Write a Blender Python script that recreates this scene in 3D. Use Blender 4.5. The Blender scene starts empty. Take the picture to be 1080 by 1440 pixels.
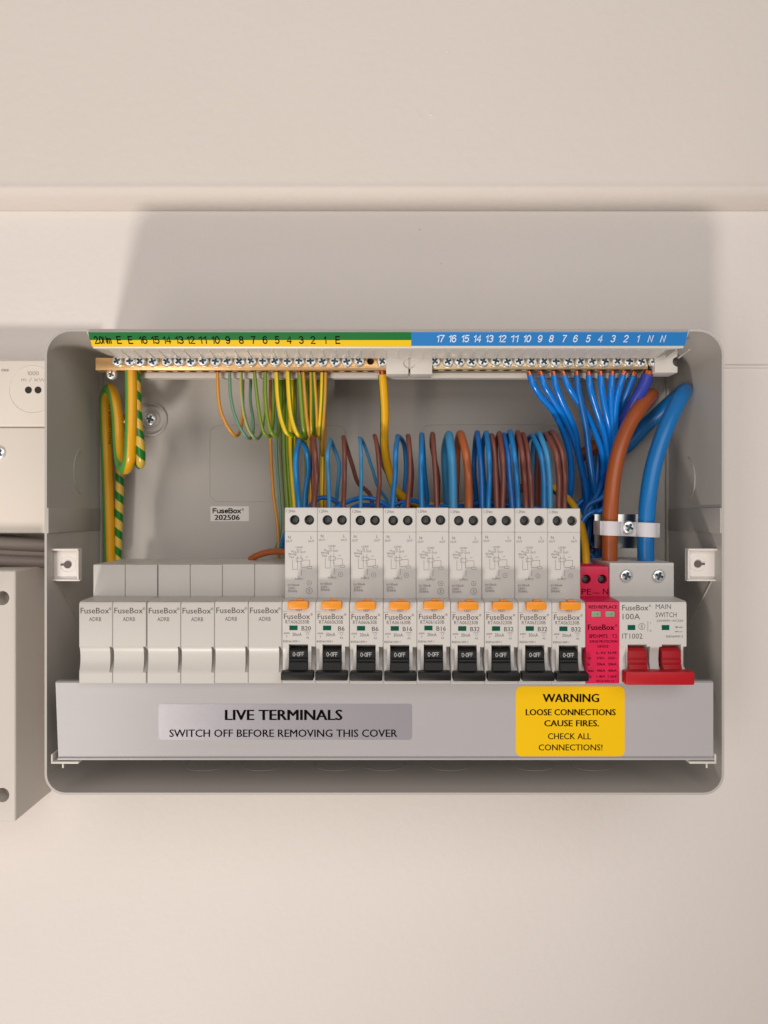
import bpy, bmesh, math, random
from mathutils import Vector, Matrix
random.seed(4)
SC = bpy.context.scene
COL = SC.collection
S = 0.001            # everything below is written in millimetres
F = 1081.0           # focal length in photo pixels

# ------------------------------------------------------------------ camera
cam_d = bpy.data.cameras.new('camera')
cam_d.sensor_fit = 'HORIZONTAL'; cam_d.sensor_width = 36.0; cam_d.lens = 36.0 * F / 1080.0
cam_d.clip_start = 0.01; cam_d.clip_end = 50
cam = bpy.data.objects.new('camera', cam_d); COL.objects.link(cam)
cam.location = (0, -0.430, 0); cam.rotation_euler = (math.radians(90), 0, 0)
SC.camera = cam

# ------------------------------------------------------------------ world, lamps, exposure
world = bpy.data.worlds.new('World'); SC.world = world; world.use_nodes = True
bg = world.node_tree.nodes['Background']
bg.inputs[0].default_value = (1.0, 0.945, 0.91, 1); bg.inputs[1].default_value = 0.165

def area(name, loc, target, sx, sy, power, col):
    d = bpy.data.lights.new(name, 'AREA'); d.shape = 'RECTANGLE'; d.size = sx; d.size_y = sy
    d.energy = power; d.color = col
    o = bpy.data.objects.new(name, d); COL.objects.link(o)
    o.location = loc
    o.rotation_euler = (Vector(target) - Vector(loc)).to_track_quat('-Z', 'Y').to_euler()
    return o
def lamp(name, loc, target, radius, power, col, cone, blend):
    d = bpy.data.lights.new(name, 'SPOT'); d.shadow_soft_size = radius; d.energy = power; d.color = col
    d.spot_size = math.radians(cone); d.spot_blend = blend
    o = bpy.data.objects.new(name, d); COL.objects.link(o); o.location = loc
    o.rotation_euler = (Vector(target) - Vector(loc)).to_track_quat('-Z', 'Y').to_euler()
    return o
# low lamp at the left behind the camera: throws the box's shadow up onto the wall above it
lamp('low_lamp', (-0.74, -2.3, -2.59), (-0.26, 0.09, 0.07), 0.19, 280, (1.0, 0.92, 0.85), 27, 1.0)
area('doorway_light', (-0.84, -1.5, -0.42), (-0.1, 0, -0.08), 0.36, 1.0, 6.8, (1.0, 0.93, 0.86))
area('room_light', (0.30, -1.8, 0.78), (0, 0, -0.08), 1.9, 1.3, 18.5, (1.0, 0.955, 0.93))
SC.view_settings.view_transform = 'Standard'; SC.view_settings.look = 'None'
SC.view_settings.gamma = 1; SC.view_settings.use_curve_mapping = False
SC.view_settings.exposure = 0.0
SC.cycles.max_bounces = 8

# ------------------------------------------------------------------ helpers
def P(px, py, y):
    Z = 430.0 + y
    return (( px - 540.0) * Z / F, float(y), (720.0 - py) * Z / F)
def PX(px, y): return (px - 540.0) * (430.0 + y) / F
def PZ(py, y): return (720.0 - py) * (430.0 + y) / F

def lin(c):
    c = c / 255.0
    return c / 12.92 if c <= 0.04045 else ((c + 0.055) / 1.055) ** 2.4
def rgb(r, g, b): return (lin(r), lin(g), lin(b), 1)

def mat(name, col, rough=0.5, metal=0.0, bump=0.0, bscale=400.0, vary=0.0, vscale=20.0, stretch=None, spec=0.5, trans=0.0, rvar=0.0, subs=0.0):
    m = bpy.data.materials.new(name); m.use_nodes = True
    nt = m.node_tree; b = nt.nodes['Principled BSDF']
    b.inputs['Base Color'].default_value = col
    b.inputs['Roughness'].default_value = rough
    b.inputs['Metallic'].default_value = metal
    b.inputs['Specular IOR Level'].default_value = spec
    if subs:
        b.inputs['Subsurface Weight'].default_value = subs
        b.inputs['Subsurface Scale'].default_value = 0.002
        b.inputs['Subsurface Radius'].default_value = (1, .8, .6)
    if trans: b.inputs['Transmission Weight'].default_value = trans
    tc = nt.nodes.new('ShaderNodeTexCoord'); mp = nt.nodes.new('ShaderNodeMapping')
    nt.links.new(tc.outputs['Object'], mp.inputs[0])
    if stretch: mp.inputs['Scale'].default_value = stretch
    if bump:
        n = nt.nodes.new('ShaderNodeTexNoise'); n.inputs['Scale'].default_value = bscale; n.inputs['Detail'].default_value = 3
        nt.links.new(mp.outputs[0], n.inputs['Vector'])
        bp = nt.nodes.new('ShaderNodeBump'); bp.inputs['Strength'].default_value = bump; bp.inputs['Distance'].default_value = 0.0004
        nt.links.new(n.outputs[0], bp.inputs['Height']); nt.links.new(bp.outputs[0], b.inputs['Normal'])
    if vary or rvar:
        n2 = nt.nodes.new('ShaderNodeTexNoise'); n2.inputs['Scale'].default_value = vscale; n2.inputs['Detail'].default_value = 5
        nt.links.new(mp.outputs[0], n2.inputs['Vector'])
        if vary:
            hs = nt.nodes.new('ShaderNodeMixRGB'); hs.blend_type = 'MIX'
            hs.inputs[1].default_value = tuple(c * (1 - vary) for c in col[:3]) + (1,)
            hs.inputs[2].default_value = tuple(min(1, c * (1 + vary)) for c in col[:3]) + (1,)
            nt.links.new(n2.outputs[0], hs.inputs[0]); nt.links.new(hs.outputs[0], b.inputs['Base Color'])
        if rvar:
            mr = nt.nodes.new('ShaderNodeMapRange')
            mr.inputs['To Min'].default_value = max(0.02, rough - rvar); mr.inputs['To Max'].default_value = rough + rvar
            nt.links.new(n2.outputs[0], mr.inputs[0]); nt.links.new(mr.outputs[0], b.inputs['Roughness'])
    return m

M = {}
M['wall'] = mat('wall_paint', rgb(223, 215, 209), 0.75, bump=0.9, bscale=210, vary=0.03, vscale=9)
M['soffit'] = mat('soffit_paint', rgb(218, 209, 201), 0.7, bump=0.8, bscale=180, vary=0.03, vscale=8)
M['tub'] = mat('enclosure_plastic', rgb(184, 178, 171), 0.42, bump=0.15, bscale=900, vary=0.03, vscale=14, rvar=0.06)
M['lug'] = mat('lug_plastic', rgb(226, 219, 213), 0.4, bump=0.05, bscale=900)
M['dev'] = mat('device_plastic', rgb(205, 201, 196), 0.40, bump=0.12, bscale=1600, vary=0.015, vscale=60)
M['blank'] = mat('blank_plastic', rgb(200, 195, 188), 0.36, bump=0.06, bscale=1400, vary=0.012, vscale=40)
M['carrier'] = mat('carrier_plastic', rgb(214, 208, 200), 0.35, bump=0.05, bscale=900, subs=0.2)
M['nylon'] = mat('nylon', rgb(212, 208, 212), 0.4, subs=0.3)
M['plate'] = mat('cover_plate_plastic', rgb(178, 174, 175), 0.24, bump=0.12, bscale=500, stretch=(0.05, 1, 3.0), vary=0.015, vscale=60, rvar=0.07)
M['silverlabel'] = mat('silver_label', rgb(178, 174, 180), 0.3, metal=0.5, bump=0.05, bscale=2500, vary=0.02, vscale=300)
M['yellowlabel'] = mat('yellow_label', rgb(240, 192, 0), 0.55, bump=0.03, bscale=600, vary=0.02, spec=0.2)
M['whitelabel'] = mat('white_label', rgb(226, 222, 216), 0.5)
M['green_tape'] = mat('green_tape', rgb(10, 112, 48), 0.55, vary=0.06, vscale=30, rvar=0.08, spec=0.2)
M['yellow_tape'] = mat('yellow_tape', rgb(238, 196, 10), 0.55, vary=0.05, vscale=30, rvar=0.08, spec=0.2)
M['blue_tape'] = mat('blue_tape', rgb(38, 124, 196), 0.55, vary=0.05, vscale=30, rvar=0.08, spec=0.2)
M['ink'] = mat('black_ink', rgb(14, 11, 13), 0.8, spec=0.05)
M['greyink'] = mat('grey_ink', rgb(98, 91, 89), 0.8, spec=0.1)
M['faintink'] = mat('faint_grey_ink', rgb(160, 153, 149), 0.6)
M['midink'] = mat('mid_grey_ink', rgb(88, 80, 80), 0.6)
M['whiteink'] = mat('white_ink', rgb(225, 225, 222), 0.5)
M['redink'] = mat('dark_red_ink', rgb(52, 0, 18), 0.8, spec=0.05)
M['bluewhite'] = mat('pale_ink', rgb(222, 232, 244), 0.4)
M['black'] = mat('black_plastic', rgb(22, 21, 20), 0.45, bump=0.05, bscale=900, vary=0.08, spec=0.3)
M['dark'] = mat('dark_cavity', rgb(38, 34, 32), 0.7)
M['orange'] = mat('orange_plastic', rgb(238, 148, 30), 0.35, bump=0.04, bscale=900)
M['greenwin'] = mat('green_window', rgb(2, 84, 64), 0.35, spec=0.2)
M['spdwin'] = mat('pale_green_window', rgb(134, 160, 132), 0.15)
M['pink'] = mat('pink_red_plastic', rgb(214, 6, 70), 0.45, bump=0.1, bscale=1200, vary=0.04)
M['red'] = mat('red_plastic', rgb(182, 18, 32), 0.45, bump=0.05, bscale=800, vary=0.04, spec=0.35)
M['brass'] = mat('brass', rgb(232, 186, 130), 0.3, metal=0.8, bump=0.2, bscale=300, stretch=(0.1, 1, 4), vary=0.06, vscale=60)
M['brasspale'] = mat('pale_brass', rgb(226, 200, 158), 0.3, metal=0.8, bump=0.2, bscale=300, stretch=(0.1, 1, 4), vary=0.06, vscale=60)
M['zinc'] = mat('zinc_plated_steel', rgb(232, 234, 233), 0.3, metal=0.7, bump=0.25, bscale=700, rvar=0.1, vscale=500)
M['recess'] = mat('shaded_recess_steel', rgb(92, 106, 114), 0.45, metal=0.6)  # darker steel for the cross recess faces, their shade put into the colour
M['chrome'] = mat('bright_steel', rgb(170, 172, 168), 0.22, metal=1.0)
M['hole'] = mat('grey_hole', rgb(98, 88, 84), 0.7)
M['tgreen'] = mat('olive_green_pvc', rgb(112, 140, 36), 0.3)
M['tochre'] = mat('ochre_pvc', rgb(190, 142, 48), 0.3)
M['torange'] = mat('orange_ochre_pvc', rgb(204, 140, 44), 0.3)
M['tolive'] = mat('dull_olive_pvc', rgb(126, 118, 50), 0.34)
M['darkscrew'] = mat('shaded_screw_steel', rgb(96, 92, 88), 0.35, metal=0.9, bump=0.3, bscale=900)
M['copper'] = mat('bare_copper', rgb(206, 112, 78), 0.3, metal=0.9, bump=0.8, bscale=900)
M['blueA'] = mat('blue_pvc', rgb(6, 96, 172), 0.30, bump=0.04, bscale=300)
M['blueB'] = mat('mid_blue_pvc', rgb(16, 120, 186), 0.34, bump=0.04, bscale=300)
M['blueC'] = mat('light_blue_pvc', rgb(58, 142, 192), 0.4, bump=0.06, bscale=300)
M['blueD'] = mat('glossy_blue_pvc', rgb(2, 116, 206), 0.20, bump=0.03, bscale=200)
M['blueE'] = mat('cable_blue_pvc', rgb(14, 112, 182), 0.33, bump=0.08, bscale=200, vary=0.04)
M['violet'] = mat('violet_blue_pvc', rgb(48, 62, 156), 0.32, bump=0.05, bscale=200)
M['brown'] = mat('brown_pvc', rgb(120, 66, 54), 0.36, bump=0.05, bscale=300)
M['brownO'] = mat('orange_brown_pvc', rgb(172, 92, 46), 0.36, bump=0.05, bscale=200, vary=0.04)
M['brownT'] = mat('tail_brown_pvc', rgb(158, 78, 32), 0.35, bump=0.08, bscale=200, vary=0.04)
M['yellow'] = mat('yellow_pvc', rgb(222, 164, 8), 0.27)
M['teal'] = mat('pale_green_pvc', rgb(96, 142, 112), 0.35)
M['meter'] = mat('meter_plastic', rgb(222, 212, 200), 0.5, bump=0.08, bscale=700)
M['metergrey'] = mat('cutout_plastic', rgb(204, 197, 188), 0.5, bump=0.08, bscale=700)
M['greycable'] = mat('grey_cable', rgb(142, 130, 122), 0.45)

def stripe_mat(name, yel, grn, frac, rough=0.3):
    m = mat(name, yel, rough, bump=0.0)
    nt = m.node_tree; b = nt.nodes['Principled BSDF']
    uv = nt.nodes.new('ShaderNodeUVMap'); uv.uv_map = 'UVMap'
    sp = nt.nodes.new('ShaderNodeSeparateXYZ'); nt.links.new(uv.outputs[0], sp.inputs[0])
    fr = nt.nodes.new('ShaderNodeMath'); fr.operation = 'FRACT'; nt.links.new(sp.outputs[0], fr.inputs[0])
    ramp = nt.nodes.new('ShaderNodeValToRGB'); cr = ramp.color_ramp
    cr.elements[0].position = 0.0; cr.elements[0].color = yel
    cr.elements[1].position = 0.5 - frac / 2 - 0.01; cr.elements[1].color = yel
    for p, c in ((0.5 - frac / 2 + 0.01, grn), (0.5 + frac / 2 - 0.01, grn), (0.5 + frac / 2 + 0.01, yel)):
        e = cr.elements.new(p); e.color = c
    nt.links.new(fr.outputs[0], ramp.inputs[0]); nt.links.new(ramp.outputs[0], b.inputs['Base Color'])
    return m
M['earth'] = stripe_mat('green_yellow_pvc', rgb(222, 160, 12), rgb(84, 150, 66), 0.42)
M['earthslim'] = stripe_mat('slim_green_yellow_pvc', rgb(222, 164, 10), rgb(60, 110, 40), 0.2)
M['earthspiral'] = stripe_mat('twisted_green_yellow_pvc', rgb(206, 172, 70), rgb(26, 112, 34), 0.46, 0.24)
M['earththin'] = stripe_mat('thin_green_yellow_pvc', rgb(206, 150, 30), rgb(100, 134, 34), 0.5, 0.3)
M['earthbright'] = stripe_mat('bright_green_yellow_pvc', rgb(226, 186, 14), rgb(110, 150, 24), 0.34, 0.3)
M['earthgreen'] = stripe_mat('green_shade_pvc', rgb(196, 178, 96), rgb(104, 140, 88), 0.55, 0.3)

BASE = {}
class MB:
    fixed = False
    def __init__(s): s.v = []; s.f = []; s.uv = None
    def add(s, verts, faces):
        o = len(s.v); s.v += [tuple(v) for v in verts]; s.f += [tuple(i + o for i in f) for f in faces]; return s
    def bm(s, bm_):
        bm_.verts.index_update()
        s.add([v.co.copy() for v in bm_.verts], [[v.index for v in f.verts] for f in bm_.faces]); bm_.free(); return s
    def box(s, x0, x1, y0, y1, z0, z1, r=0.0, seg=2):
        b = bmesh.new()
        m = Matrix.Translation(((x0 + x1) / 2, (y0 + y1) / 2, (z0 + z1) / 2)) @ Matrix.Diagonal((abs(x1 - x0), abs(y1 - y0), abs(z1 - z0), 1))
        bmesh.ops.create_cube(b, size=1, matrix=m)
        if r: bmesh.ops.bevel(b, geom=b.edges[:], offset=r, segments=seg, affect='EDGES', profile=0.5)
        return s.bm(b)
    def cyl(s, c, r, axis, depth, n=24, r2=None, cap=True):
        # axis 'y': from c to c + depth along +y
        ax = {'x': Vector((1, 0, 0)), 'y': Vector((0, 1, 0)), 'z': Vector((0, 0, 1))}[axis]
        b = bmesh.new()
        rot = Vector((0, 0, 1)).rotation_difference(ax).to_matrix().to_4x4()
        bmesh.ops.create_cone(b, cap_ends=cap, segments=n, radius1=r, radius2=r if r2 is None else r2, depth=depth,
                              matrix=Matrix.Translation(Vector(c) + ax * depth / 2) @ rot)
        return s.bm(b)
    def loft(s, stations):
        n = len(stations[0][1]); o = len(s.v)
        for x, pr in stations: s.v += [(x, p[0], p[1]) for p in pr]
        for k in range(len(stations) - 1):
            a, b = o + k * n, o + (k + 1) * n
            for i in range(n):
                j = (i + 1) % n
                s.f.append((a + i, a + j, b + j, b + i))
        s.f.append(tuple(o + i for i in reversed(range(n))))
        s.f.append(tuple(o + (len(stations) - 1) * n + i for i in range(n)))
        return s
    def tube(s, pts, r, n=12, u0=0.0, twist=0.0, sub=7, taper=None, up=(-1, 0, 0), caps=True):
        path = catmull(pts, sub); uvs = []
        fr = (fixed_frames if s.fixed else frames)(path, Vector(up)); o = len(s.v); L = 0.0; ring_uv = []
        for i, (p, a, b) in enumerate(fr):
            if i: L += (p - fr[i - 1][0]).length
            rr = r if taper is None else r * taper(i / (len(fr) - 1))
            for k in range(n):
                t = 2 * math.pi * k / n
                s.v.append(tuple(p + a * math.cos(t) * rr + b * math.sin(t) * rr))
            ring_uv.append(L)
        if s.uv is None: s.uv = []
        for i in range(len(fr) - 1):
            for k in range(n):
                k2 = (k + 1) % n
                s.f.append((o + i * n + k, o + i * n + k2, o + (i + 1) * n + k2, o + (i + 1) * n + k))
                ua, ub = k / n + u0 + 0.5, (k + 1) / n + u0 + 0.5
                va, vb = ring_uv[i], ring_uv[i + 1]
                s.uv.append(((ua + twist * va, va), (ub + twist * va, va), (ub + twist * vb, vb), (ua + twist * vb, vb)))
        if caps:
            s.f.append(tuple(o + k for k in reversed(range(n)))); s.uv.append([(0, 0)] * n)
            e = o + (len(fr) - 1) * n
            s.f.append(tuple(e + k for k in range(n))); s.uv.append([(0, 0)] * n)
        return s

def catmull(pts, sub):
    P_ = [Vector(p) for p in pts]
    if len(P_) == 2: return [P_[0].lerp(P_[1], t / 4) for t in range(5)]
    P_ = [P_[0] * 2 - P_[1]] + P_ + [P_[-1] * 2 - P_[-2]]
    out = []
    for i in range(1, len(P_) - 2):
        p0, p1, p2, p3 = P_[i - 1:i + 3]
        # centripetal parametrisation keeps tight bends round
        t0 = 0; t1 = t0 + max(1e-4, (p1 - p0).length ** .5); t2 = t1 + max(1e-4, (p2 - p1).length ** .5); t3 = t2 + max(1e-4, (p3 - p2).length ** .5)
        for k in range(sub):
            t = t1 + (t2 - t1) * k / sub
            A1 = p0 * ((t1 - t) / (t1 - t0)) + p1 * ((t - t0) / (t1 - t0))
            A2 = p1 * ((t2 - t) / (t2 - t1)) + p2 * ((t - t1) / (t2 - t1))
            A3 = p2 * ((t3 - t) / (t3 - t2)) + p3 * ((t - t2) / (t3 - t2))
            B1 = A1 * ((t2 - t) / (t2 - t0)) + A2 * ((t - t0) / (t2 - t0))
            B2 = A2 * ((t3 - t) / (t3 - t1)) + A3 * ((t - t1) / (t3 - t1))
            out.append(B1 * ((t2 - t) / (t2 - t1)) + B2 * ((t - t1) / (t2 - t1)))
    out.append(P_[-2].copy())
    return out
def frames(path, up):
    res = []; a = None
    for i, p in enumerate(path):
        t = (path[min(i + 1, len(path) - 1)] - path[max(i - 1, 0)]).normalized()
        a = (up if a is None else a); a = (a - t * a.dot(t))
        if a.length < 1e-6: a = t.orthogonal()
        a.normalize(); res.append((p, a.copy(), t.cross(a)))
    return res

def fixed_frames(path, up):
    res = []
    for i, p in enumerate(path):
        t = (path[min(i + 1, len(path) - 1)] - path[max(i - 1, 0)]).normalized()
        a = up - t * up.dot(t)
        if a.length < .15 and res: a = res[-1][1] - t * res[-1][1].dot(t)
        a.normalize(); b = t.cross(a)
        res.append((p, a, b))
    # keep the second axis facing one way round through the U bends
    return res

def tagit(o, label, cat, group=None, kind=None):
    if label: o['label'] = label
    if cat: o['category'] = cat
    if group: o['group'] = group
    if kind: o['kind'] = kind
def empty(name, loc=(0, 0, 0), label=None, cat=None, group=None):
    o = bpy.data.objects.new(name, None); COL.objects.link(o)
    o.empty_display_size = 0.01
    o.location = Vector(loc) * S; BASE[o.name] = Vector(loc)
    tagit(o, label, cat, group); return o
def obj(name, mb, m, parent=None, smooth=True, base=None, angle=35, mats=None, midx=None):
    b = BASE[parent.name] if parent is not None and parent.name in BASE else Vector(base or (0, 0, 0))
    me = bpy.data.meshes.new(name)
    me.from_pydata([((v[0] - b[0]) * S, (v[1] - b[1]) * S, (v[2] - b[2]) * S) for v in mb.v], [], mb.f)
    if mb.uv:
        uvl = me.uv_layers.new(name='UVMap'); k = 0
        for f in mb.uv:
            for c in f: uvl.data[k].uv = c; k += 1
    for mm in (mats or [m]): me.materials.append(mm)
    if midx:
        for p, i in zip(me.polygons, midx): p.material_index = i
    if smooth:
        for p in me.polygons: p.use_smooth = True
        me.set_sharp_from_angle(angle=math.radians(angle))
    me.validate(); me.update()
    o = bpy.data.objects.new(name, me); COL.objects.link(o)
    if parent is not None: o.parent = parent; BASE[o.name] = b
    else: o.location = b * S; BASE[o.name] = b
    return o
def fixnormals(o):
    b = bmesh.new(); b.from_mesh(o.data); bmesh.ops.recalc_face_normals(b, faces=b.faces[:]); b.to_mesh(o.data); b.free()
def inst(src, name, parent, loc, roty=0.0, scale=1.0):
    o = bpy.data.objects.new(name, src); COL.objects.link(o)
    if parent is not None: o.parent = parent; b = BASE[parent.name]
    else: b = Vector((0, 0, 0))
    o.location = (Vector(loc) - b) * S; o.rotation_euler = (0, roty, 0); o.scale = (scale,) * 3
    BASE[o.name] = b
    return o
def copy_tree(o, parent=None):
    c = o.copy(); COL.objects.link(c); c.parent = parent
    BASE[c.name] = BASE.get(o.name, Vector((0, 0, 0)))
    for ch in list(o.children): copy_tree(ch, c)
    return c

def boolean_cut(o, mb):
    me = bpy.data.meshes.new('cutter')
    b = BASE[o.name]
    me.from_pydata([((v[0] - b[0]) * S, (v[1] - b[1]) * S, (v[2] - b[2]) * S) for v in mb.v], [], mb.f)
    c = bpy.data.objects.new('cutter', me); COL.objects.link(c); c.matrix_world = o.matrix_world.copy()
    c.parent = o.parent; c.location = o.location
    fixnormals(o); fixnormals(c)
    md = o.modifiers.new('cut', 'BOOLEAN'); md.operation = 'DIFFERENCE'; md.object = c; md.solver = 'EXACT'
    dg = bpy.context.evaluated_depsgraph_get(); dg.update()
    new = bpy.data.meshes.new_from_object(o.evaluated_get(dg))
    o.modifiers.clear(); o.data = new
    bpy.data.objects.remove(c)
    for p in new.polygons: p.use_smooth = True
    new.set_sharp_from_angle(angle=math.radians(35))

# lettering
_tc = {}
def glyphs(s, bold=0.0):
    k = (s, bold)
    if k in _tc: return _tc[k]
    cu = bpy.data.curves.new('t', 'FONT'); cu.body = s; cu.size = 1; cu.resolution_u = 2; cu.offset = bold
    o = bpy.data.objects.new('t', cu); COL.objects.link(o)
    dg = bpy.context.evaluated_depsgraph_get()
    me = bpy.data.meshes.new_from_object(o.evaluated_get(dg))
    v = [(p.co.x, p.co.y) for p in me.vertices]; f = [tuple(p.vertices) for p in me.polygons]
    bpy.data.objects.remove(o); bpy.data.curves.remove(cu); bpy.data.meshes.remove(me)
    _tc[k] = (v, f); return _tc[k]
_cap = max(y for x, y in glyphs('H')[0])
def put(mb, s, x, zc, h, yf, w=None, align='c', bold=0.0, rot=0):
    """letters of cap height h centred on height zc; x is left / centre; yf a depth or a function of z"""
    if bold:
        d = bold * h * 1.1
        for q, e in ((-d, 0.0), (d, 0.004)):
            put(mb, s, x + q, zc, h, (lambda z, yf=yf, e=e: (yf(z) if callable(yf) else yf) - e), w, align, 0.0, rot)
        return mb
    v, f = glyphs(s, bold)
    if not v: return mb
    x0 = min(a for a, b in v); x1 = max(a for a, b in v)
    k = h / _cap; kx = k if w is None else w / (x1 - x0)
    out = []
    for a, b in v:
        gx = (a - x0) * kx; gz = (b - _cap / 2) * k
        if align == 'c': gx -= (x1 - x0) * kx / 2
        elif align == 'r': gx -= (x1 - x0) * kx
        if rot: gx, gz = -gz, gx
        X = x + gx; Z = zc + gz
        out.append((X, yf(Z) if callable(yf) else yf, Z))
    return mb.add(out, f)
def _a(cx, cy, rx, ry, a0, a1, n=6):
    return [(cx + rx * math.cos(math.radians(a0 + (a1 - a0) * i / n)), cy + ry * math.sin(math.radians(a0 + (a1 - a0) * i / n))) for i in range(n + 1)]
_O = _a(.3, .5, .3, .5, 90, 450, 18)
ST = {
 '0': [_a(.27, .5, .27, .5, 90, 450, 16)], '1': [[(0, .76), (.12, .82), (.24, 1), (.24, 0)]],
 '2': [_a(.27, .72, .27, .28, 165, -25, 8) + [(0, 0), (.56, 0)]], '3': [_a(.26, .745, .25, .255, 150, -80, 8), _a(.26, .27, .28, .27, 85, -155, 8)],
 '4': [[(.44, 0), (.44, 1), (0, .3), (.58, .3)]], '5': [[(.5, 1), (.09, 1), (.04, .5)] + _a(.26, .32, .28, .32, 125, -150, 9)],
 '6': [_a(.27, .62, .27, .38, 40, 180, 7) + _a(.27, .31, .27, .31, 180, 520, 12)], '7': [[(0, 1), (.54, 1), (.3, .5), (.2, 0)]],
 '8': [_a(.27, .745, .23, .255, 270, 630, 12), _a(.27, .26, .27, .26, 90, 450, 12)],
 '9': [_a(.27, .38, .27, .38, -140, 0, 7) + _a(.27, .69, .27, .31, 0, 340, 12)],
 'A': [[(0, 0), (.32, 1), (.64, 0)], [(.12, .34), (.52, .34)]],
 'B': [[(0, .53), (.34, .53)] + _a(.34, .765, .2, .235, -90, 90, 6) + [(0, 1), (0, 0), (.36, 0)] + _a(.36, .265, .23, .265, -90, 90, 6)],
 'C': [_a(.32, .5, .32, .5, 45, 315, 12)], 'D': [[(0, 0), (0, 1), (.25, 1)] + _a(.25, .5, .35, .5, 90, -90, 8) + [(0, 0)]],
 'E': [[(.52, 1), (0, 1), (0, 0), (.54, 0)], [(0, .52), (.48, .52)]], 'F': [[(.52, 1), (0, 1), (0, 0)], [(0, .52), (.46, .52)]],
 'G': [_a(.32, .5, .32, .5, 45, 320, 12) + [(.62, .48), (.36, .48)]], 'H': [[(0, 0), (0, 1)], [(.56, 0), (.56, 1)], [(0, .52), (.56, .52)]],
 'I': [[(0, 0), (0, 1)]], 'K': [[(0, 0), (0, 1)], [(.54, 1), (.02, .42)], [(.18, .58), (.58, 0)]], 'L': [[(0, 1), (0, 0), (.5, 0)]],
 'M': [[(0, 0), (0, 1), (.34, .1), (.68, 1), (.68, 0)]], 'N': [[(0, 0), (0, 1), (.56, 0), (.56, 1)]], 'O': [_O],
 'P': [[(0, 0), (0, 1), (.32, 1)] + _a(.32, .74, .24, .26, 90, -90, 6) + [(0, .48)]],
 'R': [[(0, 0), (0, 1), (.32, 1)] + _a(.32, .75, .22, .25, 90, -90, 6) + [(0, .5)], [(.34, .5), (.58, 0)]],
 'S': [_a(.27, .745, .25, .255, 35, 250, 7) + _a(.27, .26, .27, .26, 80, -150, 8)], 'T': [[(0, 1), (.58, 1)], [(.29, 1), (.29, 0)]],
 'U': [[(0, 1)] + _a(.28, .3, .28, .3, 180, 360, 8) + [(.56, 1)]], 'V': [[(0, 1), (.3, 0), (.6, 1)]], 'W': [[(0, 1), (.22, 0), (.44, .95), (.66, 0), (.88, 1)]],
 'X': [[(0, 0), (.58, 1)], [(0, 1), (.58, 0)]], 'Y': [[(0, 1), (.3, .45), (.6, 1)], [(.3, .45), (.3, 0)]], 'Z': [[(0, 1), (.56, 1), (0, 0), (.56, 0)]],
 'u': [[(0, .7)] + _a(.24, .2, .24, .2, 180, 360, 6) + [(.48, .7)], [(.48, .2), (.48, 0)]],
 's': [_a(.21, .53, .2, .17, 30, 240, 6) + _a(.21, .18, .21, .18, 75, -150, 6)],
 'e': [[(.04, .37), (.46, .37)] + _a(.24, .35, .23, .35, 5, 315, 11)], 'o': [_a(.25, .35, .25, .35, 90, 450, 14)], 'x': [[(0, 0), (.46, .7)], [(0, .7), (.46, 0)]],
 'm': [[(0, 0), (0, .7)], [(0, .5)] + _a(.16, .54, .16, .16, 170, 0, 4) + [(.32, 0)], [(.32, .5)] + _a(.48, .54, .16, .16, 170, 0, 4) + [(.64, 0)]],
 'k': [[(0, 0), (0, 1)], [(.42, .7), (.02, .28)], [(.14, .4), (.44, 0)]], 'n': [[(0, 0), (0, .7)], [(0, .48)] + _a(.21, .49, .21, .21, 170, 0, 5) + [(.42, 0)]],
 'a': [_a(.22, .35, .22, .35, 90, 450, 12), [(.46, .7), (.46, 0)]], '-': [[(0, .42), (.3, .42)]], '/': [[(0, -.05), (.3, 1.05)]], '.': [[(0, 0), (0, .1)]], ':': [[(0, .05), (0, .16)], [(0, .55), (0, .66)]],
 '=': [[(0, .33), (.4, .33)], [(0, .6), (.4, .6)]], '~': [[(0, .4), (.12, .52), (.26, .4), (.4, .5)]],
}
def sput(mb, s, x, zc, h, yf, w=None, align='c', t=.165, gap=.18, slant=0.0, sub=None):
    """monoline sans lettering of height h; t is the stroke as a share of the height"""
    cur = 0; strokes = []
    for ch in s:
        if ch == ' ': cur += .34; continue
        g = ST.get(ch)
        if g is None: continue
        wd = max(p[0] for q in g for p in q)
        for k, q in enumerate(g): strokes.append(([(p[0] + cur, p[1]) for p in q], k))
        cur += wd + gap
    tot = cur - gap; kx = h if w is None else (w - t * h) / max(.01, tot)
    off = {'c': -tot * kx / 2, 'l': t * h / 2, 'r': -tot * kx - t * h / 2}[align]
    for q, k in strokes:
        pts = [Vector((p[0] * kx + slant * p[1] * h, (p[1] - .5) * h * (1 - t))) for p in q]
        n = len(pts); v = []; closed = (pts[0] - pts[-1]).length < 1e-4
        for i, p in enumerate(pts):
            a = pts[i - 1] if i else (pts[-2] if closed else None); b = pts[i + 1] if i < n - 1 else (pts[1] if closed else None)
            d1 = (p - a).normalized() if a is not None else (b - p).normalized()
            d2 = (b - p).normalized() if b is not None else d1
            m_ = d1 + d2
            nn = Vector((-d1.y, d1.x)) if m_.length < .2 else Vector((-m_.y, m_.x)).normalized()
            k_ = min(1.6, 1 / max(.35, nn.dot(Vector((-d1.y, d1.x)))))
            e = p + (0 if closed else (-1 if i == 0 else 1 if i == n - 1 else 0)) * d1 * t * h * .35
            for sg in (-1, 1):
                c_ = e + nn * sg * k_ * t * h / 2
                X = x + off + c_.x; Z = zc + c_.y
                v.append((X, (yf(Z) if callable(yf) else yf) - .003 * k, Z))
        mb.add(v, [(2 * i, 2 * i + 2, 2 * i + 3, 2 * i + 1) for i in range(n - 1)])
    return mb
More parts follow.
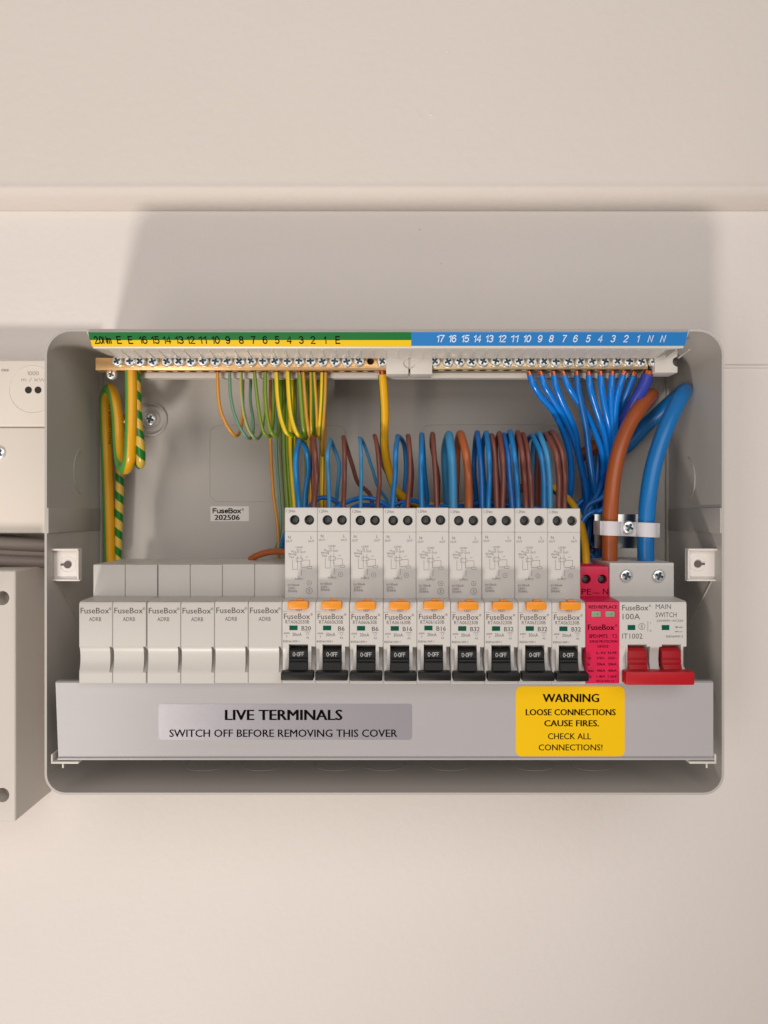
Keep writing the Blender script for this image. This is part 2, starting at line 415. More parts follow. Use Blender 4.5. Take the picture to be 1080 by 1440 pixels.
def line(mb, x0, z0, x1, z1, y, t=0.14):
    d = Vector((x1 - x0, 0, z1 - z0)); n = Vector((-d.z, 0, d.x)).normalized() * t / 2
    a = Vector((x0, y, z0)); b = Vector((x1, y, z1))
    return mb.add([a - n, b - n, b + n, a + n], [(0, 1, 2, 3)])
def ring(mb, cx, cz, r, y, t=0.14, n=20):
    v = []
    for i in range(n):
        a = 2 * math.pi * i / n
        v += [(cx + math.cos(a) * (r - t / 2), y, cz + math.sin(a) * (r - t / 2)), (cx + math.cos(a) * (r + t / 2), y, cz + math.sin(a) * (r + t / 2))]
    return mb.add(v, [(2 * i, 2 * i + 1, (2 * i + 3) % (2 * n), (2 * i + 2) % (2 * n)) for i in range(n)])
def rrect(x0, x1, z0, z1, r, n=8):
    pts = []
    rs = r if isinstance(r, (tuple, list)) else (r,) * 4     # tr, tl, bl, br
    for (cx, cz, a0, rr) in ((x1, z1, 0, rs[0]), (x0, z1, 90, rs[1]), (x0, z0, 180, rs[2]), (x1, z0, 270, rs[3])):
        sx = -1 if cx == x1 else 1; sz = -1 if cz == z1 else 1
        for i in range(n + 1):
            a = math.radians(a0 + 90 * i / n)
            pts.append((cx + sx * rr + math.cos(a) * rr, cz + sz * rr + math.sin(a) * rr))
    return pts
def sheet(mb, pts, y0, y1):
    """flat plate with outline pts (x, z) from y0 (front) to y1"""
    n = len(pts); v = [(p[0], y0, p[1]) for p in pts] + [(p[0], y1, p[1]) for p in pts]
    return mb.add(v, [tuple(range(n)), tuple(reversed(range(n, 2 * n)))] + [(i, i + n, (i + 1) % n + n, (i + 1) % n) for i in range(n)])

# screw heads (cross recess cut once, mesh shared)
def screw_mesh(name, r, m, h=2.0, slit=True):
    mb = MB()
    prof = [(0.0, 0), (0.55, -h * .98), (0.85, -h * .86), (0.97, -h * .6), (1.0, -h * .3), (1.0, 0)]
    n = 28; v = [(0, -h, 0)]; f = []
    rings = [(0.55, -h), (0.82, -h * .93), (0.96, -h * .7), (1.0, -h * .45), (1.0, 0.6)]
    for rr, yy in rings:
        for k in range(n):
            a = 2 * math.pi * k / n; v.append((math.cos(a) * rr * r, yy, math.sin(a) * rr * r))
    for k in range(n): f.append((0, 1 + (k + 1) % n, 1 + k))
    for i in range(len(rings) - 1):
        for k in range(n):
            a = 1 + i * n + k; b = 1 + i * n + (k + 1) % n
            f.append((a, b, b + n, a + n))
    f.append(tuple(1 + (len(rings) - 1) * n + k for k in range(n)))
    mb.add(v, f)
    o = obj(name, mb, m)
    c = MB()
    w = r * 0.19; L = r * 0.62
    c.box(-L, L, -h - 1, -h * 0.25, -w, w); boolean_cut(o, c)
    c = MB(); c.box(-w, w, -h - 1, -h * 0.25, -L, L); boolean_cut(o, c)
    if slit:
        c = MB(); c.box(-r * 1.1, r * 1.1, -h - 1, -h * 0.72, -r * .06, r * .06); boolean_cut(o, c)
    me = o.data; bpy.data.objects.remove(o)
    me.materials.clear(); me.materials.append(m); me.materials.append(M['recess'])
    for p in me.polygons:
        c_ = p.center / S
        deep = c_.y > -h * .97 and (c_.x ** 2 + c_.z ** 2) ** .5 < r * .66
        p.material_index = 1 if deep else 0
    return me
SCREW = screw_mesh('screw', 3.25, M['zinc'], 1.9)
SCREW_BIG = screw_mesh('big_screw', 3.4, M['zinc'], 1.6)
SCREW_DARK = screw_mesh('dark_screw', 2.3, M['darkscrew'], 1.2)

# ------------------------------------------------------------------ wall and soffit
WY = 92.0
mb = MB(); mb.add([(-2500, WY, -2500), (2500, WY, -2500), (2500, WY, 2500), (-2500, WY, 2500)], [(0, 1, 2, 3)])
o = obj('wall', mb, M['wall'], smooth=False); tagit(o, 'warm white painted wall behind the whole consumer unit', None, kind='structure')
mb = MB(); zj = PZ(517, WY); mb.box(192, 900, WY - 1.3, WY + .3, zj - .2, zj + 1.3, .3)
o = obj('plaster_joint', mb, M['wall'], base=(300, WY, zj)); tagit(o, 'faint painted board joint running right from the box', None, kind='structure')
for (px, py, r_, mm) in ((606, 162, 1.3, 'lug'), (590, 164, .7, 'lug'), (630, 74, .9, 'lug'), (590, 323, .35, 'greyink'), (620, 371, .35, 'faintink')):
    yy = WY - 12.9 if py < 280 else WY
    if px == 100: continue
    c_ = P(px, py, yy); mb = MB(); sheet(mb, [(c_[0] + math.cos(k) * r_ * random.uniform(.6, 1.5), c_[2] + math.sin(k) * r_ * random.uniform(.4, 1)) for k in [math.pi * 2 * q / 7 for q in range(7)]], yy - .35, yy + .5)
    o = obj('paint_fleck', mb, M[mm], base=c_); o['kind'] = 'structure'
# soffit: boxed-in panel standing proud of the wall above, with a rounded lower edge
zb = PZ(296.5, WY); yf = WY - 9
prof = [(WY - .2, zb), (yf + 2.2, zb + 2.4)]
for i in range(9):
    a = math.radians(35 + 55 * i / 8); prof.append((yf + 7 - 7 * math.sin(a), zb + 9.6 - 7 * math.cos(a)))
prof = [(WY - .2, zb), (WY - 1.5, zb + .2), (WY - 9.5, zb + 5.4), (WY - 11, zb + 6.8), (WY - 12.2, zb + 8.4), (WY - 12.9, zb + 9.8), (WY - 13.1, zb + 10.8), (WY - 12.9, zb + 12), (WY - 12.6, zb + 13.6), (WY - 12.6, zb + 16), (WY - 15, 2500), (WY - .2, 2500)]
mb = MB().loft([(-2500, prof), (2500, prof)])
o = obj('soffit', mb, M['soffit'], base=(0, WY, zb)); fixnormals(o); tagit(o, 'painted boxed-in panel standing proud of the wall above the consumer unit', None, kind='structure')

# ------------------------------------------------------------------ enclosure
enc = empty('consumer_unit_enclosure', (0, 90, -157), 'open grey plastic tub of the consumer unit fixed on the wall, holding all the breakers', 'electrical enclosure')
X0, X1, ZB, ZT = -190.2, 190.6, -158.6, 102.6
mb = MB()
def tubring(x0, x1, z0, z1, r, y): return [(p[0], y, p[1]) for p in rrect(x0, x1, z0, z1, r, 8)]
rings = [tubring(X0, X1, ZB, ZT, (15, 15, 12, 12), 91.5), tubring(X0, X1, ZB, ZT, (15, 15, 12, 12), 0.8),
         tubring(X0 + .3, X1 - .3, ZB + .3, ZT - .3, (14.7, 14.7, 11.7, 11.7), 0), tubring(X0 + 1.6, X1 - 1.6, ZB + 1.6, ZT - 1.6, (13.4, 13.4, 10.4, 10.4), 0),
         tubring(X0 + 1.8, X1 - 1.8, ZB + 1.8, ZT - 1.8, (13.2, 13.2, 10.2, 10.2), 0.8),
         tubring(X0 + 2.2, X1 - 2.2, ZB + 2.2, ZT - 2.2, (12, 12, 9, 9), 80), tubring(X0 + 3, X1 - 3, ZB + 3, ZT - 3, (11, 11, 8, 8), 83),
         tubring(X0 + 6, X1 - 6, ZB + 6, ZT - 6, (8, 8, 6, 6), 84)]
n = len(rings[0])
for r_ in rings: mb.v += r_
for k in range(len(rings) - 1):
    for i in range(n):
        j = (i + 1) % n; mb.f.append((k * n + i, k * n + j, (k + 1) * n + j, (k + 1) * n + i))
mb.f.append(tuple((len(rings) - 1) * n + i for i in range(n)))
o = obj('tub', mb, M['tub'], enc); fixnormals(o)
# raised mouldings on the inside
mb = MB()
def outline(mb, pts, y, r=0.35, closed=True):
    q = [(p[0], y, p[1]) for p in pts]
    if closed: q = q + [q[0]]
    return mb.tube(q, r, n=6, sub=2)
outline(mb, rrect(PX(295, 84), PX(487, 84), PZ(705, 84), PZ(598, 84), 6), 84.0)
o = obj('knockout_panel', mb, M['tub'], enc)
mb = MB(); outline(mb, rrect(PX(592, 84), PX(842, 84), PZ(705, 84), PZ(597, 84), 6), 84.0)
obj('knockout_panel', mb, M['tub'], enc)
# fixing hole and screw on the back
cx, _, cz = P(212, 590, 84)
mb = MB(); q = [(cx + math.cos(a) * 10.5, 83.4, cz + math.sin(a) * 10.5) for a in [2 * math.pi * i / 24 for i in range(25)]]; mb.tube(q, 1.0, n=8, sub=1)
q = [(cx + math.cos(a) * 6.0, 83.6, cz + math.sin(a) * 6.0) for a in [2 * math.pi * i / 24 for i in range(25)]]; mb.tube(q, .5, n=8, sub=1)
obj('fixing_boss', mb, M['tub'], enc)
inst(SCREW_BIG, 'fixing_screw', enc, (cx, 83.8, cz), 0.3, 1.18)
# circular knock-outs on side walls and floor
def circ(mb, c, r, ax, rr=0.3, a0=0, a1=360):
    q = []
    for i in range(29):
        a = math.radians(a0 + (a1 - a0) * i / 28)
        u, w = math.cos(a) * r, math.sin(a) * r
        q.append((c[0], c[1] + u, c[2] + w) if ax == 'x' else (c[0] + u, c[1] + w, c[2]))
    return mb.tube(q, rr, n=6, sub=1)
for xw, zc in ((X0 + 2.1, 25), (X1 - 2.1, 20)):
    obj('knockout_ring', circ(MB(), (xw, 50, zc), 14, 'x', 0.45, 105, 255), M['tub'], enc)
for xc in (-110, -75, -30, 0, 40, 92, 128):
    obj('knockout_ring', circ(MB(), (xc, 48, ZB + 1.95), 13, 'z'), M['tub'], enc)
# step in the side walls and slanting rib below
for sgn in (-1, 1):
    xw = X0 + 1.4 if sgn < 0 else X1 - 1.4
    mb = MB(); a, b = sorted((xw, xw - sgn * 1.25)); mb.box(a, b, -0.2, 78, PZ(750, 0), PZ(714, 0), 0.35)
    obj('hinge_pad', mb, M['tub'], enc)
    mb = MB(); mb.tube([(xw - sgn * .7, 12, PZ(817, 10)), (xw - sgn * .9, 58, PZ(905, 50))], 0.45, n=6)
    obj('rib', mb, M['tub'], enc)
    mb = MB(); mb.tube([(xw - sgn * 1.0, 80, 92), (xw - sgn * 1.0, 80, -140)], 1.1, n=6)
    obj('corner_rib', mb, M['tub'], enc)
# lid lugs with keyholes
def lug(px0, px1, sgn):
    y = 9.0
    x0, x1 = PX(px0, y), PX(px1, y); z0, z1 = PZ(817, y), PZ(771, y)
    mb = MB()
    # plate facing the camera with top and bottom flanges coming forward
    n_ = 16; kx = PX(95.5 if sgn < 0 else 981, y); kz = PZ(794 if sgn < 0 else 793, y)
    mb.box(x0, x1, y, y + 2, z0, z1, 0.5)
    mb.box(x0, x1, y - 3.6, y + .3, z1 - 1.2, z1 - .05, 0.35)
    mb.box(x0, x1, y - 1.6, y + .3, z0 + .05, z0 + 1.1, 0.35)
    if sgn < 0: mb.box(x1 - 1.1, x1 - .05, y - 3.0, y + .25, z0 + 1.25, z1 - 1.25, 0.3)
    else: mb.box(x0 + .05, x0 + 1.1, y - 3.0, y + .25, z0 + 1.25, z1 - 1.25, 0.3)
    o = obj('lid_lug', mb, M['lug'], enc)
    c = MB(); c.cyl((kx, y - .7, kz), 2.1, 'y', .75)
    a, b = sorted((kx, kx + sgn * 3.9)); c.box(a, b, y - .65, y + .05, kz - .55, kz + .55)
    k = obj('keyhole', c, M['hole'], o)
    k2 = obj('keyhole_ring', MB().tube([(kx + math.cos(q) * 4.4, y + .05, kz + math.sin(q) * 4.4) for q in [2 * math.pi * i / 20 for i in range(21)]], .3, n=6, sub=1), M['lug'], o)
lug(71, 113.5, -1); lug(964.5, 1008, 1)
# maker's sticker on the back
mb = MB(); sheet(mb, rrect(PX(296, 84), PX(350, 84), PZ(733, 84), PZ(712, 84), .4, 2), 83.85, 84.05)
st = obj('sticker', mb, M['whitelabel'], enc)
mb = MB(); sput(mb, 'FuseBox', PX(299, 84), PZ(718.3, 84), 3.5, 83.8, w=PX(339, 84) - PX(299, 84), align='l', t=.2)
put(mb, '®', PX(341.5, 84), PZ(716.5, 84), 1.6, 83.8)
put(mb, '202506', PX(302, 84), PZ(727.6, 84), 3.4, 83.8, w=PX(337, 84) - PX(302, 84), align='l', bold=.05)
obj('printed_text', mb, M['ink'], st, smooth=False)
# moulded block behind the main switch
mb = MB(); mb.box(PX(826, 60), PX(905, 60), 55, 83.5, PZ(800, 60), PZ(768, 60), 1.0)
obj('cable_entry_block', mb, M['carrier'], enc)

# ------------------------------------------------------------------ DIN rail
mb = MB(); prof = [(52, -52.5), (52, -59), (59, -59), (59, -81), (52, -81), (52, -87.5), (53, -87.5), (53, -82), (60, -82), (60, -58), (53, -58), (53, -52.5)]
mb.loft([(-166, prof), (166, prof)]); o = obj('din_rail', mb, M['zinc'], smooth=False, base=(0, 60, -70)); fixnormals(o)
tagit(o, 'zinc mounting rail running behind the row of breakers', 'rail')

# ------------------------------------------------------------------ modules
def end_inset(pr, d):
    n = len(pr); out = []
    ar = sum(pr[i][0] * pr[(i + 1) % n][1] - pr[(i + 1) % n][0] * pr[i][1] for i in range(n)); sg = 1 if ar > 0 else -1
    for i in range(n):
        a, b, c = Vector(pr[i - 1]), Vector(pr[i]), Vector(pr[(i + 1) % n])
        n1 = Vector((-(b - a).y, (b - a).x)); n2 = Vector((-(c - b).y, (c - b).x))
        m_ = (n1.normalized() + n2.normalized())
        if m_.length < 1e-5: m_ = n1
        m_.normalize(); out.append(tuple(b + m_ * d * sg))
    return out
ZL = [-70.6, -71.7, -72.6, -74.5, -77, -79.5, -82, -84, -85.6, -86.6]
def nose(kind, yN):
    if kind == 'flat': return [(yN, z) for z in ZL]
    if kind == 'recess': return [(yN, -70.6), (yN + 3, -71.6), (yN + 6, -72.4)] + [(yN + 8, z) for z in ZL[3:9]] + [(yN, -86.6)]
    dp = {'scoop': 1.7, 'deep': 7.0, 'lens': 2.0}[kind]
    res = []
    for z in ZL:
        t = (z + 71.7) / (-84.6 + 71.7)
        if t <= 0 or t >= 1: res.append((yN, z))
        else: res.append((yN + dp * (math.sin(math.pi * t) ** .6), z))
    return res
def profile(kind, yU, ztop, yN=-20.0, groove=False):
    top = [(50, ztop), (yU + .8, ztop), (yU + .2, ztop - .25), (yU, ztop - .9)]
    g = [(yU, -10.4), (yU + .35, -10.6), (yU + .35, -10.85), (yU, -11.05)] if groove else []
    mid = [(yU, -46.6), (yU - .3, -47.0), (yN + 1.6, -47.6), (yN + .5, -48.1), (yN, -49.3)]
    return top + g + mid + nose(kind, yN) + [(yN, -91.0), (yN + .4, -91.5), (50, -91.5)]
def module_body(kinds, yU, ztop, groove=False, w=17.9):
    """kinds: list of (x_start, x_end, kind)"""
    st = []
    pf = {k: profile(k, yU, ztop, groove=groove) for k in {q[2] for q in kinds}}
    st.append((0.05, end_inset(pf[kinds[0][2]], .35))); st.append((0.35, pf[kinds[0][2]]))
    for i, (a, b, k) in enumerate(kinds):
        if i: st.append((a, pf[k]))
        if i < len(kinds) - 1: st.append((b, pf[k]))
    st.append((w - .3, pf[kinds[-1][2]])); st.append((w, end_inset(pf[kinds[-1][2]], .35)))
    return MB().loft(st)
YN = -20.0; YT = YN - .06
MX0 = -162.4
def nx(px_rel, Z=410.0): return px_rel * Z / F        # photo px from the module's left edge -> mm
# --- blanks
blank = empty('blanking_module', (0, 50, -91.5))
o = obj('housing', module_body([(0, 16.2, 'scoop'), (16.2, 17.9, 'deep')], 0.0, -29.2), M['blank'], blank); fixnormals(o)
mb = MB(); put(mb, 'FuseBox', nx(2.5), PZ(858.5, YN), 3.0, YT, w=nx(40), align='l', bold=.012); put(mb, '®', nx(44), PZ(856, YN), 1.3, YT)
obj('printed_brand', mb, M['greyink'], blank, smooth=False)
mb = MB(); put(mb, 'ADRB', nx(23), PZ(870.5, YN), 2.1, YT, w=nx(17)); obj('printed_code', mb, M['greyink'], blank, smooth=False)
def place(root, i, dz=0.0, dx=0.0):
    root.location = (Vector((MX0 + 18.0 * i + dx, 50, -91.5 + dz))) * S
blabs = ['leftmost blanking module, nearest the empty left side of the box', 'second blanking module from the left, with a wide dark gap on its right',
         'third blanking module from the left, just right of the wide dark gap', 'fourth blanking module from the left, above the silver label text LIVE',
         'fifth blanking module from the left, one short of the breakers', 'rightmost blanking module, directly beside the B20 breaker']
for i in range(6):
    r_ = blank if i == 0 else copy_tree(blank)
    tagit(r_, 'plain white ' + blabs[i], 'blanking module', 'white blanking modules left of the breakers')
    place(r_, i, random.uniform(-.12, .12), -.35 if i < 2 else random.uniform(-.03, .03))

# --- circuit breakers
def breaker_base():
    b = empty('circuit_breaker', (0, 50, -91.5))
    h = obj('housing', module_body([(0, 2.0, 'lens'), (2.0, 3.6, 'flat'), (3.6, 13.9, 'recess'), (13.9, 15.6, 'flat'), (15.6, 17.9, 'deep')], -9.0, 2.4, groove=True), M['dev'], b)
    c = MB()
    for hx in (5.4, 13.4): c.cyl((hx, -12, -4.5), 2.72, 'y', 9.5, 28)
    boolean_cut(h, c)
    c = MB(); c.box(5.2, 14.2, -22, -18, -49.6, -47.2); 
    for hx in (5.4, 13.4):
        inst(SCREW_DARK, 'terminal_screw', b, (hx, -3.9, -4.5), random.uniform(0, 3), 1.05)
    # orange test button
    mb = MB(); mb.box(nx(9.5), nx(37.5), -24.6, -19.6, PZ(855.5, YN) , PZ(844.2, YN), .6)
    mb.box(nx(20), nx(31), -22.4, -18.5, PZ(845, YN), PZ(841.8, YN), .4)
    tb = obj('test_button', mb, M['orange'], b)
    # toggle
    prof = [(-10, -72.7), (-14, -72.7), (-18.6, -73.1), (-20.0, -74.0), (-20.6, -77.6), (-20.2, -77.8), (-20.2, -78.2), (-20.9, -78.4), (-21.1, -79.2), (-20.7, -79.4), (-20.7, -79.8), (-21.4, -80.0), (-21.8, -82.2), (-23, -84), (-23, -86), (-10, -86)]
    mb = MB().loft([(3.75, end_inset(prof, .25)), (4.0, prof), (13.5, prof), (13.75, end_inset(prof, .25))])
    tg = obj('toggle', mb, M['black'], b); fixnormals(tg)
    mb = MB(); mb.box(.45, 17.5, -29, -21.5, -88.2, -83.8, .7)
    obj('toggle_bar', mb, M['black'], tg)
    mb = MB(); sput(mb, 'O-OFF', 8.75, -75.9, 2.2, lambda z: -20.08 - (-74.0 - z) * .166 - .08, w=6.0, t=.11); obj('printed_text', mb, M['whiteink'], tg, smooth=False)
    mb = MB(); mb.box(nx(10.3), nx(21.8), YN - .1, YN + .5, PZ(886.5, YN), PZ(880, YN)); obj('status_window', mb, M['greenwin'], b, smooth=False)
    return b
def faces_print(b, rating, code, shift):
    """small print; the faint lettering sits a little differently on each breaker"""
    y1 = -9.06
    U = lambda px: px * 421 / F
    zu = lambda py: PZ(py + shift, -9.0)
    mb = MB()
    put(mb, '1.2Nm', U(2.6), PZ(719, -9), 1.5, y1, w=U(12), align='l')
    put(mb, 'N', U(6.5), zu(754), 1.5, y1); put(mb, 'OUT', U(6.2), zu(759.5), 1.1, y1)
    put(mb, 'L', U(37.5), zu(754), 1.5, y1); put(mb, 'OUT', U(37.2), zu(759.5), 1.1, y1)
    put(mb, 'LOAD', U(20.5), zu(768), 1.0, y1); put(mb, 'N  L', U(20.5), zu(771.5), 1.0, y1); put(mb, 'OUT OUT', U(21), zu(775), 1.0, y1)
    put(mb, 'N', U(10.5), zu(773.5), 1.0, y1); put(mb, 'Wiring', U(10.5), zu(777.5), 1.1, y1); put(mb, 'Test', U(9.5), zu(781.5), 1.1, y1)
    t = .16
    def L(a, b_, c, d): line(mb, U(a), zu(b_), U(c), zu(d), y1, t)
    L(11, 785, 11, 799); L(11, 799, 18, 799); L(18, 780, 18, 799); L(16, 783, 25, 783); L(16, 783, 16, 788); L(16, 788, 25, 788); L(23, 778, 23, 796)
    L(25, 783, 25, 788); L(25, 786, 35, 786); L(35, 786, 35, 795); L(32, 795, 38, 795); L(32, 798, 38, 798); L(32, 795, 32, 798); L(38, 795, 38, 798); L(23, 796, 32, 796)
    L(24, 799, 23.5, 808); L(22, 790, 24, 793); L(29, 782, 33, 781)
    put(mb, 'L', U(20), zu(809.5), .9, y1); put(mb, 'SUPPLY', U(20.5), zu(812.5), 1.0, y1)
    obj('printed_diagram', mb, M['midink'] if shift >= 1.5 else M['greyink'], b, smooth=False)
    mb = MB()
    put(mb, 'In=30mA', U(4.5), zu(821), 1.3, y1, w=U(16), align='l'); put(mb, '230V~', U(4.5), zu(825.5), 1.3, y1, w=U(12), align='l'); put(mb, '50/60Hz', U(4.5), zu(829.5), 1.3, y1, w=U(13), align='l')
    if shift >= 1.5:
        ring(mb, U(34.5), zu(829), U(4.3), y1, .2); put(mb, 'S', U(34.5), zu(829), 1.7, y1)
        ring(mb, U(34.5), zu(818), U(3.6), y1, .18, 6); put(mb, 'A', U(34.5), zu(818), 1.0, y1)
    else:
        ring(mb, U(32.5), zu(808), U(3.4), y1, .16, 6); put(mb, '4', U(32.5), zu(808), .9, y1)
    obj('printed_ratings', mb, M['midink'] if shift >= 1.5 else M['greyink'], b, smooth=False)
    mb = MB()
    put(mb, 'TEST', nx(23.5), PZ(858.3, YN), 1.2, YT, w=nx(10))
    put(mb, 'FuseBox', nx(2.7), PZ(867, YN), 2.9, YT, w=nx(36.5), align='l', bold=.012); put(mb, '®', nx(41.5), PZ(864.5, YN), 1.2, YT)
    put(mb, code, nx(21.5), PZ(874.8, YN), 1.9, YT, w=nx(33.5))
    put(mb, rating, nx(40.5), PZ(884, YN), 2.3, YT, w=nx(13 if len(rating) == 3 else 9), align='r', bold=.02)
    obj('printed_rating', mb, M['greyink'], b, smooth=False)
    mb = MB()
    put(mb, '30mA', nx(21), PZ(892.5, YN), 1.8, YT, w=nx(13))
    put(mb, '6000', nx(6.5), PZ(890.8, YN), .9, YT, w=nx(8)); put(mb, '3', nx(6.5), PZ(895.2, YN), 1.0, YT)
    ring(mb, nx(36), PZ(891.5, YN), .9, YT, .14, 4); line(mb, nx(31), PZ(889, YN), nx(40), PZ(889, YN), YT, .12); put(mb, 'A2', nx(36), PZ(897, YN), 1.0, YT)
    put(mb, 'BSEN61009-1', nx(1.6), PZ(902.2, YN), 1.1, YT, w=nx(22.5), align='l')
    line(mb, .2, PZ(860.5, YN), nx(7), PZ(860.5, YN), YT, .12)
    obj('printed_standard', mb, M['greyink'], b, smooth=False)
brk = []
specs = [('B20', 'RTA062030B', 2.0, 'circuit breaker marked B20, first breaker after the blanks'),
         ('B6', 'RTA060630B', 0.0, 'circuit breaker marked B6, right beside the B20 one'),
         ('B6', 'RTA060630B', 0.3, 'circuit breaker marked B6, left neighbour of the first B16 one'),
         ('B16', 'RTA061630B', 0.3, 'circuit breaker marked B16 with faint print, beside a B6 one'),
         ('B16', 'RTA061630B', 2.5, 'circuit breaker marked B16 with bold print, beside the first B32 one'),
         ('B32', 'RTA063230B', 2.0, 'circuit breaker marked B32 with bold print, fed by the two thickest looped wires'),
         ('B32', 'RTA063230B', 0.6, 'circuit breaker marked B32, second of the four B32 ones'),
         ('B32', 'RTA063230B', 1.2, 'circuit breaker marked B32, third of the four, its diagram printed lowest'),
         ('B32', 'RTA063230B', 1.0, 'circuit breaker marked B32, last one, touching the pink surge protector')]
proto = breaker_base()
for i, (rt, code, sh, lab) in enumerate(specs):
    if i == 0: r_ = proto
    else:
        r_ = copy_tree(proto)
    brk.append(r_)
for i, r_ in enumerate(brk):
    rt, code, sh, lab = specs[i]
    sh2 = 4.0 if i == 7 else sh
    faces_print(r_, rt, code, sh if i != 7 else 1.4)
    tagit(r_, 'white ' + lab, 'circuit breaker', 'circuit breakers switched off in the consumer unit')
    place(r_, 6 + i, -.12 * (i / 8) * 2 + random.uniform(-.15, .15), random.uniform(-.06, .06))
    for ch in r_.children:
        if ch.name.startswith('terminal_screw'): ch.rotation_euler = (0, random.uniform(0, 3), 0)
        if ch.name.startswith('test_button'): ch.location.x += random.uniform(-.25, .25) * S

# --- surge protector
spd = empty('surge_protector', (0, 50, -91.5), 'bright pink-red surge protection device between the last breaker and the main switch', 'surge protector')
h = obj('housing', module_body([(0, 17.9, 'flat')], -1.0, -30.2), M['pink'], spd)
c = MB()
for px in (824.5, 847): c.cyl((PX(px, -1) - (MX0 + 270), -4, PZ(814.5, -1)), 2.6, 'y', 8, 24)
boolean_cut(h, c)
for px in (824.5, 847): inst(SCREW_DARK, 'terminal_screw', spd, (PX(px, -1) - (MX0 + 270), 3, PZ(814.5, -1)), random.uniform(0, 3), 1.0)
mb = MB(); sx = lambda px: PX(px, YN) - (MX0 + 270)
put(mb, 'PE', PX(824.5, -1) - (MX0 + 270), PZ(832, -1), 3.2, -1.06, w=5.3); put(mb, 'N', PX(851.5, -1) - (MX0 + 270), PZ(832, -1), 3.2, -1.06)
put(mb, '2.5Nm', PX(838, -1) - (MX0 + 270), PZ(834, -1), 1.0, -1.06)
put(mb, 'RED:REPLACE', sx(848), PZ(853.5, YN), 1.7, YT, w=nx(40), bold=.03)
put(mb, 'FuseBox', sx(826.8), PZ(882, YN), 2.9, YT, w=nx(37), align='l', bold=.03); put(mb, '®', sx(866.5), PZ(879.5, YN), 1.1, YT)
put(mb, 'SPD1MT2', sx(828.3), PZ(894.6, YN), 1.9, YT, w=nx(26), align='l', bold=.03); put(mb, 'T2', sx(864), PZ(894.6, YN), 1.9, YT)
put(mb, 'SURGE PROTECTION', sx(848.5), PZ(902, YN), 1.2, YT, w=nx(39), bold=.03); put(mb, 'DEVICE', sx(848), PZ(909, YN), 1.2, YT, w=nx(15), bold=.03)
for row, (py, a, b_, c_) in enumerate(((918, '', 'L-N', 'N-PE'), (925.5, 'Uc', '275V~', '255V~'), (934, 'In', '20kA', '20kA'), (943, 'Imax', '40kA', '40kA'), (951.3, 'Up', '1.4kV', '1.5kV'))):
    if a: put(mb, a, sx(826.5), PZ(py, YN), 1.2, YT, align='l', bold=.03)
    put(mb, b_, sx(845), PZ(py, YN), 1.25, YT, w=nx(12), bold=.03); put(mb, c_, sx(861), PZ(py, YN), 1.25, YT, w=nx(12), bold=.03)
put(mb, 'IEC61643-11', sx(851), PZ(957.5, YN), 1.1, YT, w=nx(24), bold=.03)
obj('printed_text', mb, M['redink'], spd, smooth=False)
for a, b_ in ((831.8, 844.6), (851.2, 864)):
    mb = MB(); mb.box(sx(a) - .4, sx(b_) + .4, YN - .3, YN + .3, PZ(868.3, YN), PZ(858.6, YN), .15)
    fr_ = obj('window_frame', mb, M['pink'], spd)
    mb = MB(); mb.box(sx(a), sx(b_), YN - .42, YN, PZ(867.2, YN), PZ(859.8, YN), .1); obj('status_window', mb, M['spdwin'], fr_)
    mb = MB(); put(mb, '1', (sx(a) + sx(b_)) / 2 + .6, PZ(863.5, YN), 1.2, YN - .47); obj('printed_digit', mb, M['ink'], fr_, smooth=False)
place(spd, 15)

# --- main switch
ms = empty('main_switch', (0, 50, -91.5), 'double-width 100A main switch with wide red lever at the right end', 'main switch')
mk = [(0, 3.6, 'lens'), (3.6, 4.3, 'flat'), (4.3, 14.6, 'recess'), (14.6, 16.5, 'deep'), (16.5, 21.3, 'scoop'), (21.3, 22.6, 'deep'), (22.6, 32.8, 'recess'), (32.8, 34, 'flat'), (34, 35.9, 'deep')]
h = obj('housing', module_body(mk, -2.0, -28.2, w=35.9), M['dev'], ms); fixnormals(h)
mx = lambda px, y=YN: PX(px, y) - (MX0 + 288)
for px in (880, 925.5):
    inst(SCREW_BIG, 'terminal_screw', ms, (mx(px, -2), -2.2, PZ(809.5, -2)), random.uniform(0, 1.5), 1.05)
for px in (882.2, 930.2):
    a = mx(px); prof = [(-10, -72.7), (-14, -72.7), (-18.6, -73.0), (-20.2, -74.2), (-20.9, -77.6), (-20.5, -77.8), (-20.5, -78.3), (-21.1, -78.5), (-21.3, -80.2), (-20.9, -80.4), (-20.9, -80.9), (-21.6, -81.1), (-22.2, -82.6), (-23, -84), (-23, -86), (-10, -86)]
    mb = MB().loft([(a, end_inset(prof, .25)), (a + .3, prof), (a + 9.7, prof), (a + 10.1, end_inset(prof, .25))])
    tg = obj('toggle', mb, M['red'], ms); fixnormals(tg)
mb = MB()
pa = rrect(PX(874, -28) - (MX0 + 288), PX(972.5, -28) - (MX0 + 288), -90.2, -83.2, 1.2, 3)
mb.box(.4, 36.4, -29.5, -22, -90.3, -83.3, .8, 2); obj('lever_bar', mb, M['red'], ms)
mb = MB()
put(mb, 'FuseBox', mx(875), PZ(854.5, YN), 2.9, YT, w=nx(36.5), align='l', bold=.012); put(mb, '®', mx(914), PZ(852, YN), 1.2, YT)
put(mb, '100A', mx(875.5), PZ(867, YN), 3.0, YT, w=nx(24.5), align='l'); put(mb, 'IT1002', mx(875), PZ(894.5, YN), 2.7, YT, w=nx(28.5), align='l')
put(mb, 'MAIN', mx(922), PZ(853, YN), 2.5, YT, w=nx(21.5), align='l'); put(mb, 'SWITCH', mx(922), PZ(864.5, YN), 2.5, YT, w=nx(29.5), align='l')
obj('printed_text', mb, M['greyink'], ms, smooth=False)
mb = MB()
